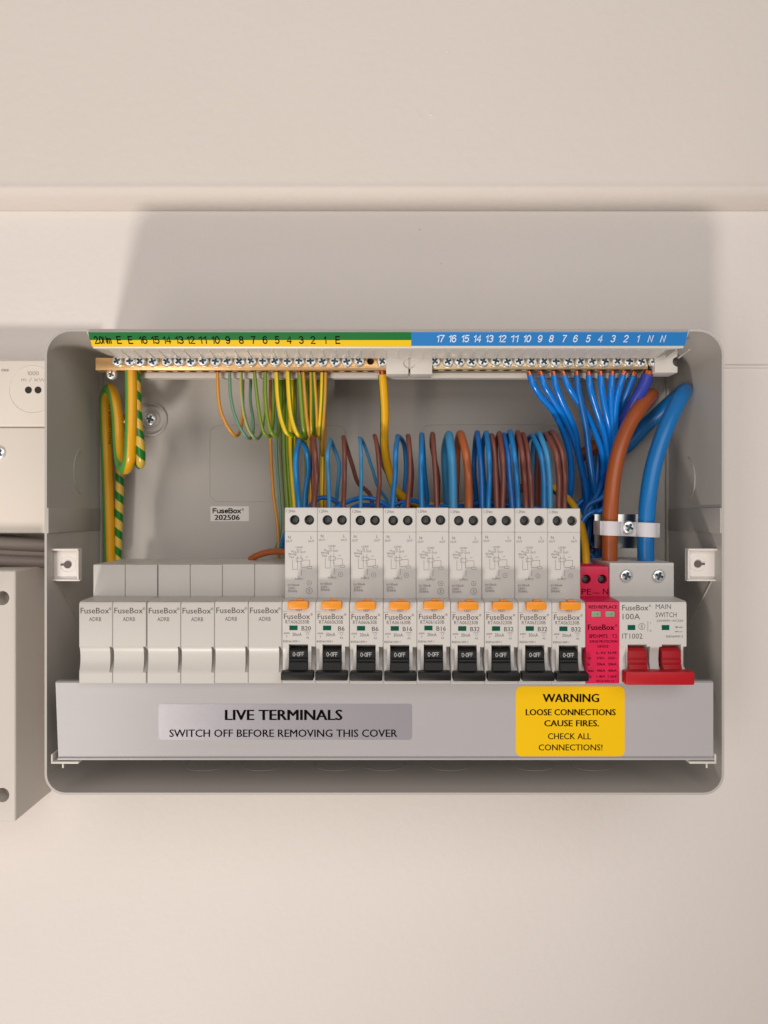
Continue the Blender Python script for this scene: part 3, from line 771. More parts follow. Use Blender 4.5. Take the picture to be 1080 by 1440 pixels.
put(mb, '230/400V~AC22A', mx(923), PZ(872.8, YN), 1.1, YT, w=nx(38), align='l')
ring(mb, mx(902.5), PZ(881, YN), 1.7, YT, .2); put(mb, 'S', mx(902.5), PZ(881, YN), 2.0, YT)
line(mb, mx(911), PZ(873.5, YN), mx(911), PZ(888, YN), YT, .2); put(mb, '1', mx(914.6), PZ(876, YN), 1.1, YT); put(mb, '0', mx(914.8), PZ(887, YN), 1.1, YT)
for px, s_ in ((951.5, '2  4'), (957.5, '1  3')): put(mb, s_, mx(px), PZ(885, YN), 1.5, YT, rot=1)
line(mb, mx(949), PZ(882, YN), mx(960), PZ(882, YN), YT, .12); line(mb, mx(949), PZ(888.5, YN), mx(960), PZ(888.5, YN), YT, .12)
put(mb, 'BSEN60947-3', mx(937), PZ(895, YN), 1.1, YT, w=nx(23), align='l')
obj('printed_ratings', mb, M['greyink'], ms, smooth=False)
for a, b_ in ((882.5, 893.3), (930.5, 941.2)):
    mb = MB(); mb.box(mx(a), mx(b_), YN - .1, YN + .5, PZ(886, YN), PZ(879, YN)); obj('status_window', mb, M['greenwin'], ms, smooth=False)
place(ms, 16, 0, 0)

# ------------------------------------------------------------------ busbar cover plate
YP = -15.0
pl = empty('busbar_cover', (0, YP + 2, PZ(1068, YP)), 'long pale grey plastic cover strip with warning labels below the breakers', 'cover strip')
x0, x1, zt, z0 = PX(78, YP), PX(1003, YP), PZ(958.3, YP), PZ(1068, YP)
prof = [(YP + 4.5, zt), (YP + .8, zt), (YP, zt - .7), (YP, z0 + 1.4), (YP - .9, z0 + .9), (YP - .9, z0), (30, z0), (30, z0 + 1.5), (YP + 1.6, z0 + 1.5), (YP + 1.6, zt - 1.6), (YP + 4.5, zt - 1.6)]
# the strip is a touch narrower at its lower edge
mb = MB().loft([(x0, prof), (x1, prof)])
mb.v = [(v[0] + (1.6 * (zt - v[2]) / (zt - z0) if v[0] < 0 else 0), v[1], v[2]) for v in mb.v]
o = obj('strip', mb, M['plate'], pl); fixnormals(o)
for k, (px0, px1) in enumerate(((73, 112), (968, 1006))):
    mb = MB(); mb.box(PX(px0, YP), PX(px1, YP), YP - 1.5, YP + 14, z0 - 1.9, z0 - .7, .3)
    xe = PX(px0, YP) if k == 0 else PX(px1, YP) - 1.0
    mb.box(xe, xe + 1.0, YP - 1.4, YP + 12, z0 - .75, z0 + 3.2, .3)
    xe = PX(86, YP) if k == 0 else PX(994, YP); mb.box(xe, xe + .9, YP + 1, YP + 2, z0 - 5, z0 - 1.85, .2)
    obj('end_clip', mb, M['carrier'], pl)
yl = YP - .12
mb = MB(); sheet(mb, rrect(PX(223, YP), PX(579.5, YP), PZ(1040.3, YP), PZ(990, YP), 1.6, 5), yl, YP + .05)
lb = obj('live_terminals_label', mb, M['silverlabel'], pl, smooth=False)
yt = yl - .05
mb = MB(); put(mb, 'LIVE TERMINALS', PX(317, YP), PZ(1005.3, YP), PZ(998.2, YP) - PZ(1012.6, YP), yt, w=PX(481, YP) - PX(317, YP), align='l', bold=.05)
put(mb, 'SWITCH OFF BEFORE REMOVING THIS COVER', PX(238.5, YP), PZ(1031, YP), PZ(1026, YP) - PZ(1036.3, YP), yt, w=PX(558.5, YP) - PX(238.5, YP), align='l', bold=.025)
obj('printed_text', mb, M['ink'], lb, smooth=False)
mb = MB(); sheet(mb, rrect(PX(725.3, YP), PX(878.5, YP), PZ(1063.6, YP), PZ(965, YP), 3.2, 6), yl, YP + .05)
lb = obj('warning_label', mb, M['yellowlabel'], pl, smooth=False)
mb = MB()
for s_, xa, xb, py, hh, bo in (('WARNING', 763.5, 842, 981.5, 11.5, .045), ('LOOSE CONNECTIONS', 739.5, 865.5, 1001.5, 8.6, .045), ('CAUSE FIRES.', 765.5, 842, 1017, 8.6, .045),
                           ('CHECK ALL', 770.5, 831, 1035.3, 8.4, .02), ('CONNECTIONS!', 757.5, 847, 1051, 8.4, .02)):
    put(mb, s_, PX(xa, YP), PZ(py, YP), hh * 415 / F, yt, w=PX(xb, YP) - PX(xa, YP), align='l', bold=bo)
obj('printed_text', mb, M['ink'], lb, smooth=False)

# ------------------------------------------------------------------ terminal bars
car = empty('terminal_bar_holder', (0, 40, 84), 'white plastic holder with green, yellow and blue numbered strip along the top of the box', 'terminal bar holder')
ST0, ST1 = -2.0, 3.0; SZ0, SZ1 = 100.4, 92.6
sy = lambda z, d=0.0: ST0 + (SZ0 - z) * (ST1 - ST0) / (SZ0 - SZ1) - d
prof = [(83, SZ0 - .5), (ST0, SZ0), (ST1 - .1, SZ1 + .4), (ST1 + .3, SZ1 - .3), (ST1 + 3, SZ1 - .9), (22, SZ1 - 2.2), (22, SZ1 - 1.2), (36, SZ1 - 1.0), (36, 84.2), (35, 84.2), (35, 81.2), (40, 81.0), (40, SZ1 + 1), (83, SZ1 + 1)]
mb = MB().loft([(PX(130, 2), prof), (PX(962, 2), prof)])
xl, xr = PX(130, 2), PX(962, 2)
# slanted ends like the photo: wider at the front edge
mb.v = [(v[0] + ((-1.6 if v[0] < 0 else 1.2) if v[2] > 99 and v[1] < 0 else 0) + ((8 if v[0] < 0 else -9) if v[2] < 91.9 else 0), v[1], v[2]) for v in mb.v]
o = obj('holder_body', mb, M['carrier'], car); fixnormals(o)
def band(xa, xb, za, zb_, m, name):
    mb = MB(); n_ = 12
    for i in range(n_ + 1):
        t = i / n_; x = xa + (xb - xa) * t
        mb.v += [(x, sy(za, .12), za), (x, sy(zb_, .12), zb_), (x, sy(zb_) + .2, zb_), (x, sy(za) + .2, za)]
    for i in range(n_):
        a = 4 * i
        for k in range(4): mb.f.append((a + k, a + (k + 1) % 4, a + 4 + (k + 1) % 4, a + 4 + k))
    mb.f.append((3, 2, 1, 0)); e = 4 * n_; mb.f.append((e, e + 1, e + 2, e + 3))
    o = obj(name, mb, m, car, smooth=False); fixnormals(o); return o
xs = PX(578.3, 0.5)
zmid = PZ(478.3, .6)
green = band(xl - 1.0, xs, SZ0 - .2, zmid, M['green_tape'], 'green_strip')
yellow = band(xl - .5, xs, zmid, SZ1 + .5, M['yellow_tape'], 'yellow_strip')
blue = band(xs, xr + .6, SZ0 - .2, SZ1 + .9, M['blue_tape'], 'blue_strip')
mb = MB()
en = dict(zip([144, 167, 183, 201, 218, 234.5, 252, 268, 284.5, 303, 320, 339, 356, 372.5, 389.5, 406.5, 423.5, 440, 457, 475], ['2.0Nm', 'E', 'E', '16', '15', '14', '13', '12', '11', '10', '9', '8', '7', '6', '5', '4', '3', '2', '1', 'E']))
for px, s_ in en.items():
    sput(mb, s_, PX(px, 0), PZ(478.2, .5), 3.9, lambda z: sy(z, .2), w={'2.0Nm': 9.6}.get(s_, 4.6 if len(s_) == 2 else None), t=.155)
obj('printed_numbers', mb, M['ink'], car, smooth=False)
mb = MB()
for px, s_ in zip([619, 636, 654, 671, 688, 706, 723, 741, 759, 775, 793, 809, 827, 844, 862, 880, 897, 914.5, 932], ['17', '16', '15', '14', '13', '12', '11', '10', '9', '8', '7', '6', '5', '4', '3', '2', '1', 'N', 'N']):
    sput(mb, s_, PX(px, 0), PZ(476.4, .3), 3.6, lambda z: sy(z, .2), w=4.3 if len(s_) == 2 else None, t=.14, slant=.1)
obj('printed_numbers', mb, M['bluewhite'], car, smooth=False)
# ribs under the front flange
for i in range(46):
    x = xl + 14 + i * 7.16
    mb = MB(); mb.add([(x, 5, SZ1 - 1.0), (x + .8, 5, SZ1 - 1.0), (x + .8, 21, SZ1 - 2.6), (x, 21, SZ1 - 2.6), (x, 5, SZ1 - .6), (x + .8, 5, SZ1 - .6), (x + .8, 21, SZ1 - 1.8), (x, 21, SZ1 - 1.8)],
                       [(0, 1, 2, 3), (0, 4, 5, 1), (1, 5, 6, 2), (2, 6, 7, 3), (3, 7, 4, 0)])
    obj('rib', mb, M['carrier'], car, smooth=False)
YB = 25.0
def termbar(name, px0, px1, m, screws, label, group=None, hole=None, z0=520.5, z1=502.0, sy_=508):
    t = empty(name, (PX((px0 + px1) / 2, YB), YB + 4, PZ(z0, YB)), label, 'terminal bar', 'terminal bars')
    mb = MB(); mb.box(PX(px0, YB), PX(px1, YB), YB, YB + 8, PZ(z0, YB), PZ(z1, YB), .35)
    b = obj('bar', mb, m, t)
    for px in screws + ([hole] if hole else []):
        c = MB()
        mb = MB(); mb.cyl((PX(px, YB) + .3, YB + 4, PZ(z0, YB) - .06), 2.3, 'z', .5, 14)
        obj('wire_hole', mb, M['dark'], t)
    if hole:
        c = MB(); c.cyl((PX(hole, YB), YB - 1, PZ(sy_, YB)), 2.1, 'y', 6, 20); boolean_cut(b, c)
        mb = MB(); mb.cyl((PX(hole, YB), YB + 3.5, PZ(sy_, YB)), 2.05, 'y', .4, 16); obj('hole_shade_disc', mb, M['dark'], t)  # dark disc stands for the shade down the empty screw hole
    for px in screws:
        s_ = inst(SCREW, 'screw', t, (PX(px, YB - 1.5), YB - .2 - random.uniform(0, .8), PZ(sy_ + random.uniform(-.5, .5), YB - 1.5)), random.uniform(0, 3.1), random.uniform(.97, 1.03))
        s_.rotation_euler[2] = random.uniform(-.06, .06)
    return t
eb = termbar('earth_terminal_bar', 134, 551, M['brass'], [165, 183, 197.5, 215, 235, 251.5, 268.5, 286, 303, 319.5, 336.5, 353, 370, 387, 404, 420.5, 437, 453.5, 471, 488, 505, 537.5],
        'brass earth terminal bar with green and yellow wires under the green and yellow strip', hole=521, z0=520.5, z1=503)
nb = termbar('neutral_terminal_bar', 603, 911, M['brasspale'], [611.7, 629.7, 646, 663, 679.5, 697, 713.5, 730, 747.5, 764.5, 781.5, 799, 816, 833, 850.5, 868, 885, 902, 919.5],
        'brass neutral terminal bar with blue wires under the blue numbered strip', z0=519, z1=503, sy_=508.2)
# plastic end caps (part of the holder)
def cap(pxa, pxb, pza, pzb, notch):
    x0_, x1_ = PX(pxa, 21), PX(pxb, 21); za, zb_ = PZ(pzb, 21), PZ(pza, 21)
    mb = MB(); mb.box(x0_, x1_, 21, 35, za, zb_, .4); o = obj('end_cap', mb, M['carrier'], car)
    c = MB(); nx_ = x1_ if notch > 0 else x0_; c.cyl((nx_, 20, (za + zb_) / 2), 3.0, 'y', 18 if abs(notch) > 1 else 2.0, 24); boolean_cut(o, c)
mb = MB(); mb.cyl((PX(575.7, 21), 22.2, (PZ(526, 21) + PZ(496, 21)) / 2), 2.9, 'y', .6, 24); obj('snap_hole_shade', mb, M['tub'], car)  # darker disc paints the shade inside the shallow hole
cap(543, 574.5, 496, 526, 1); cap(577, 608, 496, 526, -1); cap(921, 953, 493, 524, 2)
mb = MB(); sheet(mb, [(PX(905, 23), PZ(520, 23)), (PX(923, 23), PZ(520, 23)), (PX(923, 23), PZ(503, 23)), (PX(914, 23), PZ(505, 23))], 24, 34)
# screw head resting under the left end of the bar
inst(SCREW, 'holder_screw', car, (PX(155, 30), 33, PZ(526, 30)), .4, .9)

# ------------------------------------------------------------------ wires
def wire(name, pts, r, m, label, group, cat='wire', u0=0.0, twist=0.0, n=12, copper=None, sub=7, base=None):
    q = [P(*p) for p in pts]
    mb = MB(); mb.fixed = 'earth' in name; mb.tube(q, r, n=n, u0=u0, twist=twist, sub=sub)
    o = obj(name, mb, m, base=q[0], angle=60); tagit(o, label, cat, group)
    if copper:
        a = Vector(q[0]); d = (Vector(q[1]) - a).normalized()
        c = MB().tube([a - d * copper[0], a + d * .3], copper[1], n=10); c2 = obj('copper_end', c, M['copper'], o)
        tx = PX(pts[0][0] + random.uniform(-1, 2.5), 29)
        c = MB().tube([(tx, 29, PZ(504, 29)), (tx + .3, 28.6, PZ(499.5, 29)), (tx + .9, 28, PZ(497.3, 29))], copper[1] * .85, n=10, sub=3); obj('copper_tip', c, M['copper'], o)
    return o
EG = 'green and yellow earth wires'
# two heavy earth cables at the left
wire('earth_cable', [(184.5, 522, 29), (185, 560, 29), (184, 620, 29), (182, 645, 31), (176, 659, 38), (170, 650, 47), (167, 620, 53), (165, 585, 56), (160, 556, 58), (154, 547, 61), (148.5, 556, 64), (148, 590, 66), (151, 660, 67), (155, 800, 67)],
     3.6, M['earth'], 'thickest yellow cable with a green stripe, hooked in a U at the far left', EG, cat='cable', u0=0, n=20)
wire('earth_cable', [(191.5, 520, 31), (192, 550, 31), (194.5, 600, 31), (198, 635, 31), (197.5, 652, 35), (193, 648, 46), (189, 615, 56), (184, 585, 64), (176, 590, 69), (170, 640, 70), (168, 700, 70), (164.5, 800, 70)],
     2.75, M['earthspiral'], 'heavy earth cable with candy-twist green and yellow stripes at the far left', EG, cat='cable', twist=.086, n=18)
ec = [o for o in bpy.data.objects if o.name == 'earth_cable'][0]
mb = MB()
put(mb, 'BS6231 H07V-R 16mm', PX(154, 64) + 1.1, PZ(592, 64) - 15, 1.5, 61.05, w=30, align='l', rot=1)
obj('printed_text', mb, M['ink'], ec, smooth=False)
# thin earths: (terminal, front path, back path up, bundle x, material, radius, u0, label)
def thin(label, front, back, bundle, m, r, u0, ytop=29, cop=True):
    yb = 62 + random.uniform(-3, 3)
    pts = [(p[0], p[1], ytop + (p[2] if len(p) > 2 else 0)) for p in front]
    n_ = len(back)
    for i, p in enumerate(back): pts.append((p[0], p[1], 38 + (50 - 38) * (i + 1) / n_))
    lx = back[-1][0]
    pts += [(lx + .4, 540, 51), (lx + 2, 523, 52), (lx + (bundle[0][0] - lx) * .35, 507, 55), (bundle[0][0] - (bundle[0][0] - lx) * .12, 507, yb), (bundle[0][0], 530, yb)]
    pts += [(b[0], b[1], yb + (b[2] if len(b) > 2 else 0)) for b in bundle]
    wire('earth_wire', pts, r * 1.12, m, label, EG, u0=u0, n=9, sub=4, copper=(2.2, r * .8))
B = random.uniform
thin('thin orange-yellow earth wire looping from terminal 10, leftmost of the thin loops', [(306, 524), (306.5, 550), (310, 577), (320, 600), (331, 613, 4)], [(338, 604), (341, 585)], [(380, 560), (381, 640), (385, 700), (391, 745), (392, 790)], M['torange'], .95, 0.5)
thin('pale green earth wire looping from terminal 9', [(323, 524), (324, 555), (329, 580), (338, 602), (348, 616, 3)], [(355, 612), (356, 590), (352, 565)], [(388, 560), (389, 640), (393, 700), (395, 740), (390, 765), (383, 779)], M['teal'], .85, 0.5)
thin('light green earth wire looping from terminal 8', [(339, 524), (340, 555), (344, 585), (351, 606), (360, 617, 3)], [(368, 607), (371, 585)], [(394, 560), (395, 640), (400, 720), (406, 790)], M['earthgreen'], .85, 0.5)
thin('olive earth wire looping from terminal 7', [(358, 524), (361, 555), (366, 590), (371, 608), (378, 614, 3)], [(383, 602), (385, 570)], [(399, 560), (400, 640), (405, 720), (409, 790)], M['tgreen'], .95, 0.5)
thin('green earth wire looping from terminal 6', [(373, 524), (373, 555), (376, 588), (381, 607), (388, 614, 3)], [(393, 600), (395, 570)], [(404, 560), (404, 640), (410, 720), (414, 790)], M['tgreen'], 1.1, 0.5)
thin('bright yellow earth wire looping from terminal 5, left one of the two bright yellow loops', [(389, 524), (391, 560), (396, 590), (403, 608), (411, 612, 4)], [(413, 600), (411, 570)], [(409, 560), (409, 640), (415, 720), (420, 790)], M['earthbright'], 1.35, .5)
thin('bright yellow earth wire looping from terminal 4, right one of the two bright yellow loops', [(405, 522), (407, 560), (411, 590), (418, 609), (426, 615, 4)], [(429, 603), (428, 570)], [(414, 560), (414, 650), (418, 720), (425, 790)], M['earthbright'], 1.4, .5)
thin('wide green earth wire from terminal 3', [(421, 526), (423, 560), (426, 595), (429, 615, 5)], [(431, 612), (432, 590)], [(431, 560), (431, 650), (433, 790)], M['tgreen'], 1.2, 0.5)
thin('narrow yellow-green earth wire from terminal 3', [(426.5, 524), (429, 560), (432, 592), (435, 613, 5)], [(438, 608), (437, 580)], [(434, 560), (434.5, 650), (436, 790)], M['tochre'], .95, 0.5)
thin('left green and yellow earth wire from terminal 2', [(437.5, 524), (438, 560), (438, 592), (439, 612, 5)], [(441, 608), (441, 580)], [(437.5, 560), (437, 650), (440, 790)], M['earththin'], .95, 0.5)
thin('right green and yellow earth wire from terminal 2', [(441.5, 524), (444, 560), (445.5, 592), (446, 612, 5)], [(447, 608), (447, 580)], [(452, 560), (451.5, 650), (449, 790)], M['earththin'], .95, -.06)
thin('left yellow earth wire from terminal 1', [(453, 524), (452, 560), (450, 592), (448.5, 614, 5)], [(450, 610), (451, 580)], [(455, 560), (454, 650), (452, 790)], M['earthbright'], .95, 0.5)
thin('right yellow earth wire from terminal 1, rightmost of the thin bundle', [(458, 524), (457, 560), (455, 592), (453, 622, 5)], [(454, 640), (455, 610)], [(457, 560), (457, 650), (457, 790)], M['tochre'], .95, 0.5)
wire('earth_cable', [(537.5, 527, 29), (539, 545, 30), (541, 580, 34), (540.5, 625, 40), (545, 655, 46), (555, 685, 52), (572, 703, 58), (600, 711, 62), (650, 712, 64), (700, 704, 64), (740, 684, 64), (765, 682, 62), (790, 696, 54), (808, 716, 44), (821, 760, 30), (824, 800, 22)],
     2.65, M['earthslim'], 'single yellow earth cable dropping straight from the right end of the earth bar', EG, cat='cable', u0=0, n=16, copper=(3, 1.8))

# loops into the breakers
FD, AP, BK = 12.0, 34.0, 60.0
def loop(i, kind, r, m, front, apex, back, label, grp=None):
    """front: points from the breaker top upward; apex; back: points down behind"""
    bx = front[0][0]
    pts = [(bx, 735, FD)] + [(p[0], p[1], FD + (6 if p[1] < 700 else 0)) for p in front] + [(apex[0] - (apex[0] - front[-1][0]) * .3, apex[1] + 5, AP - 9)]
    pts += [(apex[0], apex[1], AP)]
    jx = random.uniform(-1.3, 1.3); jy = random.uniform(-2.5, 2.0)
    pts = [pts[0], pts[1]] + [(p[0] + jx * (.5 + .5 * i_ / len(pts)), p[1] + (jy if i_ > 1 else 0), p[2] + random.uniform(-2, 2)) for i_, p in enumerate(pts[2:])]
    nb_ = len(back)
    for k, b in enumerate(back): pts.append((b[0] + random.uniform(-1.5, 1.5), b[1], AP + 12 + (BK - AP - 12) * (k + 1) / nb_))
    lx = back[-1]
    pts.append((lx[0], 790, BK + 3))
    wire('neutral_wire' if kind == 'N' else 'live_wire', pts, r * 1.13, m, label, 'looped wires rising from the breakers', n=12, sub=5)
L_ = loop
R1 = 1.42
L_(0, 'N', 1.45, M['blueB'], [(420, 712), (416, 670), (416, 640)], (421, 619), [(430, 632), (433, 660), (429, 695)], 'blue wire looping over the left terminal of the B20 breaker')
L_(0, 'L', 1.5, M['brown'], [(441, 712), (445, 670), (443, 640)], (440, 617), [(439, 632), (442, 700)], 'brown wire looping over the right terminal of the B20 breaker')
L_(1, 'N', 1.1, M['blueC'], [(463, 712), (462, 670), (461, 640)], (465, 618), [(471, 630), (476, 655), (476, 685), (472, 703)], 'slim light blue wire looping over the B6 breaker beside the B20 one')
L_(1, 'L', 1.2, M['brown'], [(483, 712), (485, 670), (485, 640)], (484, 617), [(488, 630), (495, 655), (505, 680), (520, 697)], 'brown wire over the first B6 breaker, its back leg slanting right')
L_(2, 'N', .95, M['blueC'], [(507, 712), (507.5, 670), (507, 640)], (505, 615), [(511, 625), (522, 655), (533, 685), (544, 705)], 'slim light blue wire over the second B6 breaker, back leg slanting far right')
L_(2, 'L', 1.15, M['brown'], [(531, 712), (533, 680), (532, 650)], (526, 614), [(531, 628), (540, 655), (552, 683), (562, 705)], 'brown wire beside the yellow cable, its top leaning left')
L_(3, 'N', 1.35, M['blueB'], [(552, 712), (556, 665), (557, 635)], (560, 612), [(567, 625), (570, 655), (568, 700)], 'blue wire looping over the left terminal of the first B16 breaker')
L_(3, 'L', 1.35, M['brown'], [(573, 712), (576, 670), (576, 640)], (573.5, 613), [(575, 630), (579, 665), (577, 700)], 'brown wire looping over the right terminal of the first B16 breaker')
L_(4, 'N', 1.45, M['blueB'], [(593, 712), (592, 670), (592.5, 640)], (593, 613), [(594, 628), (598, 665), (599, 700)], 'blue wire looping over the left terminal of the second B16 breaker')
L_(4, 'L', 1.35, M['brown'], [(614, 712), (612, 670), (610, 640)], (607.5, 611), [(609, 628), (615, 670), (617, 700)], 'brown wire looping over the right terminal of the second B16 breaker')
L_(5, 'N', 2.25, M['blueC'], [(637, 712), (636.5, 670), (635, 640)], (631, 614), [(626.5, 632), (627, 665), (629, 700)], 'thickest light blue loop, over the first B32 breaker')
L_(5, 'L', 2.1, M['brownO'], [(659, 712), (659, 670), (656, 640)], (648, 611), [(642.5, 630), (641, 665), (640, 700)], 'thickest orange-brown loop, over the first B32 breaker')
L_(6, 'N', R1, M['blueA'], [(678, 712), (677, 670), (675, 640)], (671, 610.5), [(667, 630), (667, 665), (669, 700)], 'left blue loop of the pair over the second B32 breaker')
L_(6, 'N', R1, M['blueB'], [(686.5, 712), (688, 670), (687, 640)], (683, 610), [(679, 630), (680, 665), (681, 700)], 'right blue loop of the pair over the second B32 breaker')
L_(6, 'L', R1, M['brown'], [(698.5, 712), (697.5, 670), (696, 640)], (692, 612), [(690, 630), (691, 665), (693, 700)], 'left brown loop of the pair over the second B32 breaker')
L_(6, 'L', R1, M['brown'], [(706.5, 712), (707.5, 670), (706, 640)], (701, 610.5), [(698, 630), (699, 665), (701, 700)], 'right brown loop of the pair over the second B32 breaker')
L_(7, 'N', R1, M['blueA'], [(720, 712), (717, 670), (715, 640)], (708.5, 610), [(706, 630), (707, 665), (710, 700)], 'left blue loop of the pair over the third B32 breaker')
L_(7, 'N', R1, M['blueB'], [(728.5, 712), (726, 670), (723, 640)], (716.5, 610), [(713, 630), (715, 665), (718, 700)], 'right blue loop of the pair over the third B32 breaker')
L_(7, 'L', R1, M['brown'], [(739.5, 712), (737.5, 670), (734.5, 640)], (727.5, 610), [(724, 630), (726, 665), (728, 700)], 'left brown loop of the pair over the third B32 breaker')
L_(7, 'L', R1, M['brown'], [(747.5, 712), (746, 670), (743, 640)], (736, 609.5), [(735, 628), (737, 665), (739, 700)], 'right brown loop of the pair over the third B32 breaker')
L_(8, 'N', R1, M['blueB'], [(765, 712), (764.5, 670), (760, 637)], (748, 613), [(741, 625), (740, 660), (742, 700)], 'left blue loop of the pair over the last B32 breaker')
L_(8, 'N', R1, M['blueC'], [(773.5, 712), (773, 670), (769, 637)], (758, 610), [(750, 622), (747, 655), (749, 700)], 'right blue loop of the pair over the last B32 breaker')
L_(8, 'L', R1, M['brown'], [(785.5, 712), (786, 670), (782, 637)], (767, 609), [(757, 620), (753, 655), (754, 700)], 'left brown loop of the pair over the last B32 breaker')
L_(8, 'L', R1, M['brown'], [(793.5, 712), (794.5, 670), (791, 637)], (776, 609), [(765, 620), (761, 655), (760, 700)], 'right brown loop of the pair, rightmost loop over the last B32 breaker')

# neutral wires fanning from the neutral bar
NG = 'blue neutral wires from the neutral bar'
NL = {'10': 'leftmost blue wire of the neutral bar fan, sweeping furthest left beside the brown loops',
      '9': 'blue wire crossing just behind the leftmost one of the neutral bar fan',
      '8': 'glossy blue wire third from the left in the neutral fan',
      '7': 'glossy blue wire slanting furthest right across the others before curling back left',
      '6': 'dark straight blue wire passing behind the long slanting one in the neutral fan',
      '5': 'blue wire dropping right of the dark straight one and curling left at the bottom',
      '4': 'wide blue wire in the middle right of the neutral fan, ending against the brown tail',
      '3': 'straight short-looking blue wire between the wide one and the rightmost bright blue one',
      '2': 'rightmost bright blue wire of the neutral fan, leaning left, beside the dark blue one'}
def nw(t, pts, r=2.0, m='blueD', label=None):
    ys = [29, 29, 32, 36, 42, 48, 54, 58, 62, 64, 64]
    q = [(p[0], p[1], ys[min(i, 10)] if len(p) < 3 else p[2]) for i, p in enumerate(pts)]
    wire('neutral_wire', q, r, M[m], label or NL[t], NG, copper=(2.6, r * .82), n=12, sub=5)
nw('10', [(745.5, 528), (750, 540), (761, 558), (778, 578), (790, 602), (799, 628), (803, 655), (802.5, 685), (799, 712), (797, 790)])
nw('9', [(761.5, 528), (766, 542), (777, 561), (790, 582), (802, 606), (811, 632), (820, 665), (826, 710), (824, 790)])
nw('8', [(779, 528), (782, 543), (790, 564), (800, 585), (809, 608), (813, 635), (820, 668), (834, 700), (838, 740), (830, 790)])
nw('7', [(793.5, 528), (799, 543), (811, 562), (825, 583), (837, 607), (846, 632), (849, 655), (845, 677), (832, 695), (812, 711), (800, 740)], )
nw('6', [(811, 528), (813, 545), (818, 570), (824, 600), (828, 635), (833, 670), (838, 710), (836, 790)], m='blueA')
nw('5', [(828, 528), (830, 545), (836, 567), (844, 592), (852, 618), (856, 645), (856, 675), (848, 705), (830, 720), (812, 732), (800, 760)])
nw('4', [(844.5, 528), (846, 545), (850, 570), (856, 596), (861, 622), (862, 655), (858, 690), (850, 716), (836, 735), (828, 790)], r=2.1)
nw('3', [(860.5, 528), (859.5, 548), (859.5, 570), (862, 600), (864, 640), (855, 700), (845, 790)])
nw('2', [(876, 528), (871, 545), (866, 570), (865, 600), (864, 640), (852, 700), (840, 790)], r=2.0)
nw('1', [(891, 528, 31), (884, 545, 34), (874, 572, 40), (868, 605, 48), (862, 650, 56), (848, 710, 62), (834, 790, 64)], r=2.35, m='blueA', label='dark blue neutral wire clamped in terminal 1, thicker than the numbered ones beside it')
nw('N', [(910.5, 528, 28), (904, 545, 29), (888, 572, 33), (874, 600, 40), (864, 640, 50), (850, 700, 58), (842, 790, 62)], r=3.7, m='violet', label='thick violet-blue wire clamped in terminal N at the right end of the neutral bar')
# neutral leads running low behind the loops
FG = 'blue leads running sideways behind the breakers'
wire('neutral_wire', [(428, 725, 28), (436, 712, 34), (448, 701, 38), (465, 701, 40), (480, 712, 42), (500, 722, 44), (640, 722, 50)], 1.5, M['blueA'], 'blue lead arching low between the B20 and first B6 breakers', FG, sub=6)
wire('neutral_wire', [(470, 716, 34), (488, 706, 38), (510, 700, 42), (530, 703, 42), (550, 714, 44), (580, 718, 50), (650, 716, 54), (800, 730, 58)], 1.5, M['blueD'], 'blue lead arching behind both B6 breakers', FG, sub=6)
wire('neutral_wire', [(484, 724, 30), (500, 712, 34), (520, 710, 40), (545, 712, 44), (575, 704, 46), (590, 707, 48), (605, 716, 50), (700, 718, 54), (820, 735, 58)], 1.3, M['blueA'], 'blue lead waving behind the first B16 breaker', FG, sub=6)
wire('neutral_wire', [(560, 722, 30), (570, 708, 36), (584, 704, 42), (600, 712, 46), (640, 711, 50), (700, 712, 54), (760, 716, 56), (830, 745, 56)], 1.5, M['blueD'], 'blue lead running level behind the B16 and B32 breakers', FG, sub=6)
wire('neutral_wire', [(612, 722, 36), (640, 714, 44), (690, 707, 50), (760, 722, 52), (810, 745, 50), (835, 770, 46)], 1.5, M['blueA'], 'blue lead dipping toward the pink surge protector', FG, sub=6)
wire('neutral_wire', [(395, 775, 56), (398, 760, 52), (406, 745, 46), (420, 735, 40), (440, 730, 38)], 1.7, M['blueB'], 'blue lead dropping left of the B20 breaker', FG, sub=6)
wire('neutral_wire', [(860, 705, 40), (845, 718, 36), (830, 722, 36), (818, 735, 36), (815, 770, 34), (828, 792, 24), (838, 800, 20)], 1.7, M['blueD'], 'blue wire curling down into the pink surge protector', FG, sub=6)
wire('neutral_wire', [(852, 690, 48), (846, 700, 46), (826, 712, 46), (820, 735, 46), (822, 770, 44), (842, 790, 40)], 1.7, M['blueA'], 'dark blue wire bending behind the brown tail above the surge protector', FG, sub=6)
wire('live_wire', [(352, 787, 36), (360, 782, 34), (375, 777, 32), (390, 775.5, 30), (402, 777, 28), (425, 782, 26)], 2.0, M['brownO'], 'orange-brown wire lying on top of the blanking modules beside the B20 breaker', 'loose brown wires', sub=6)

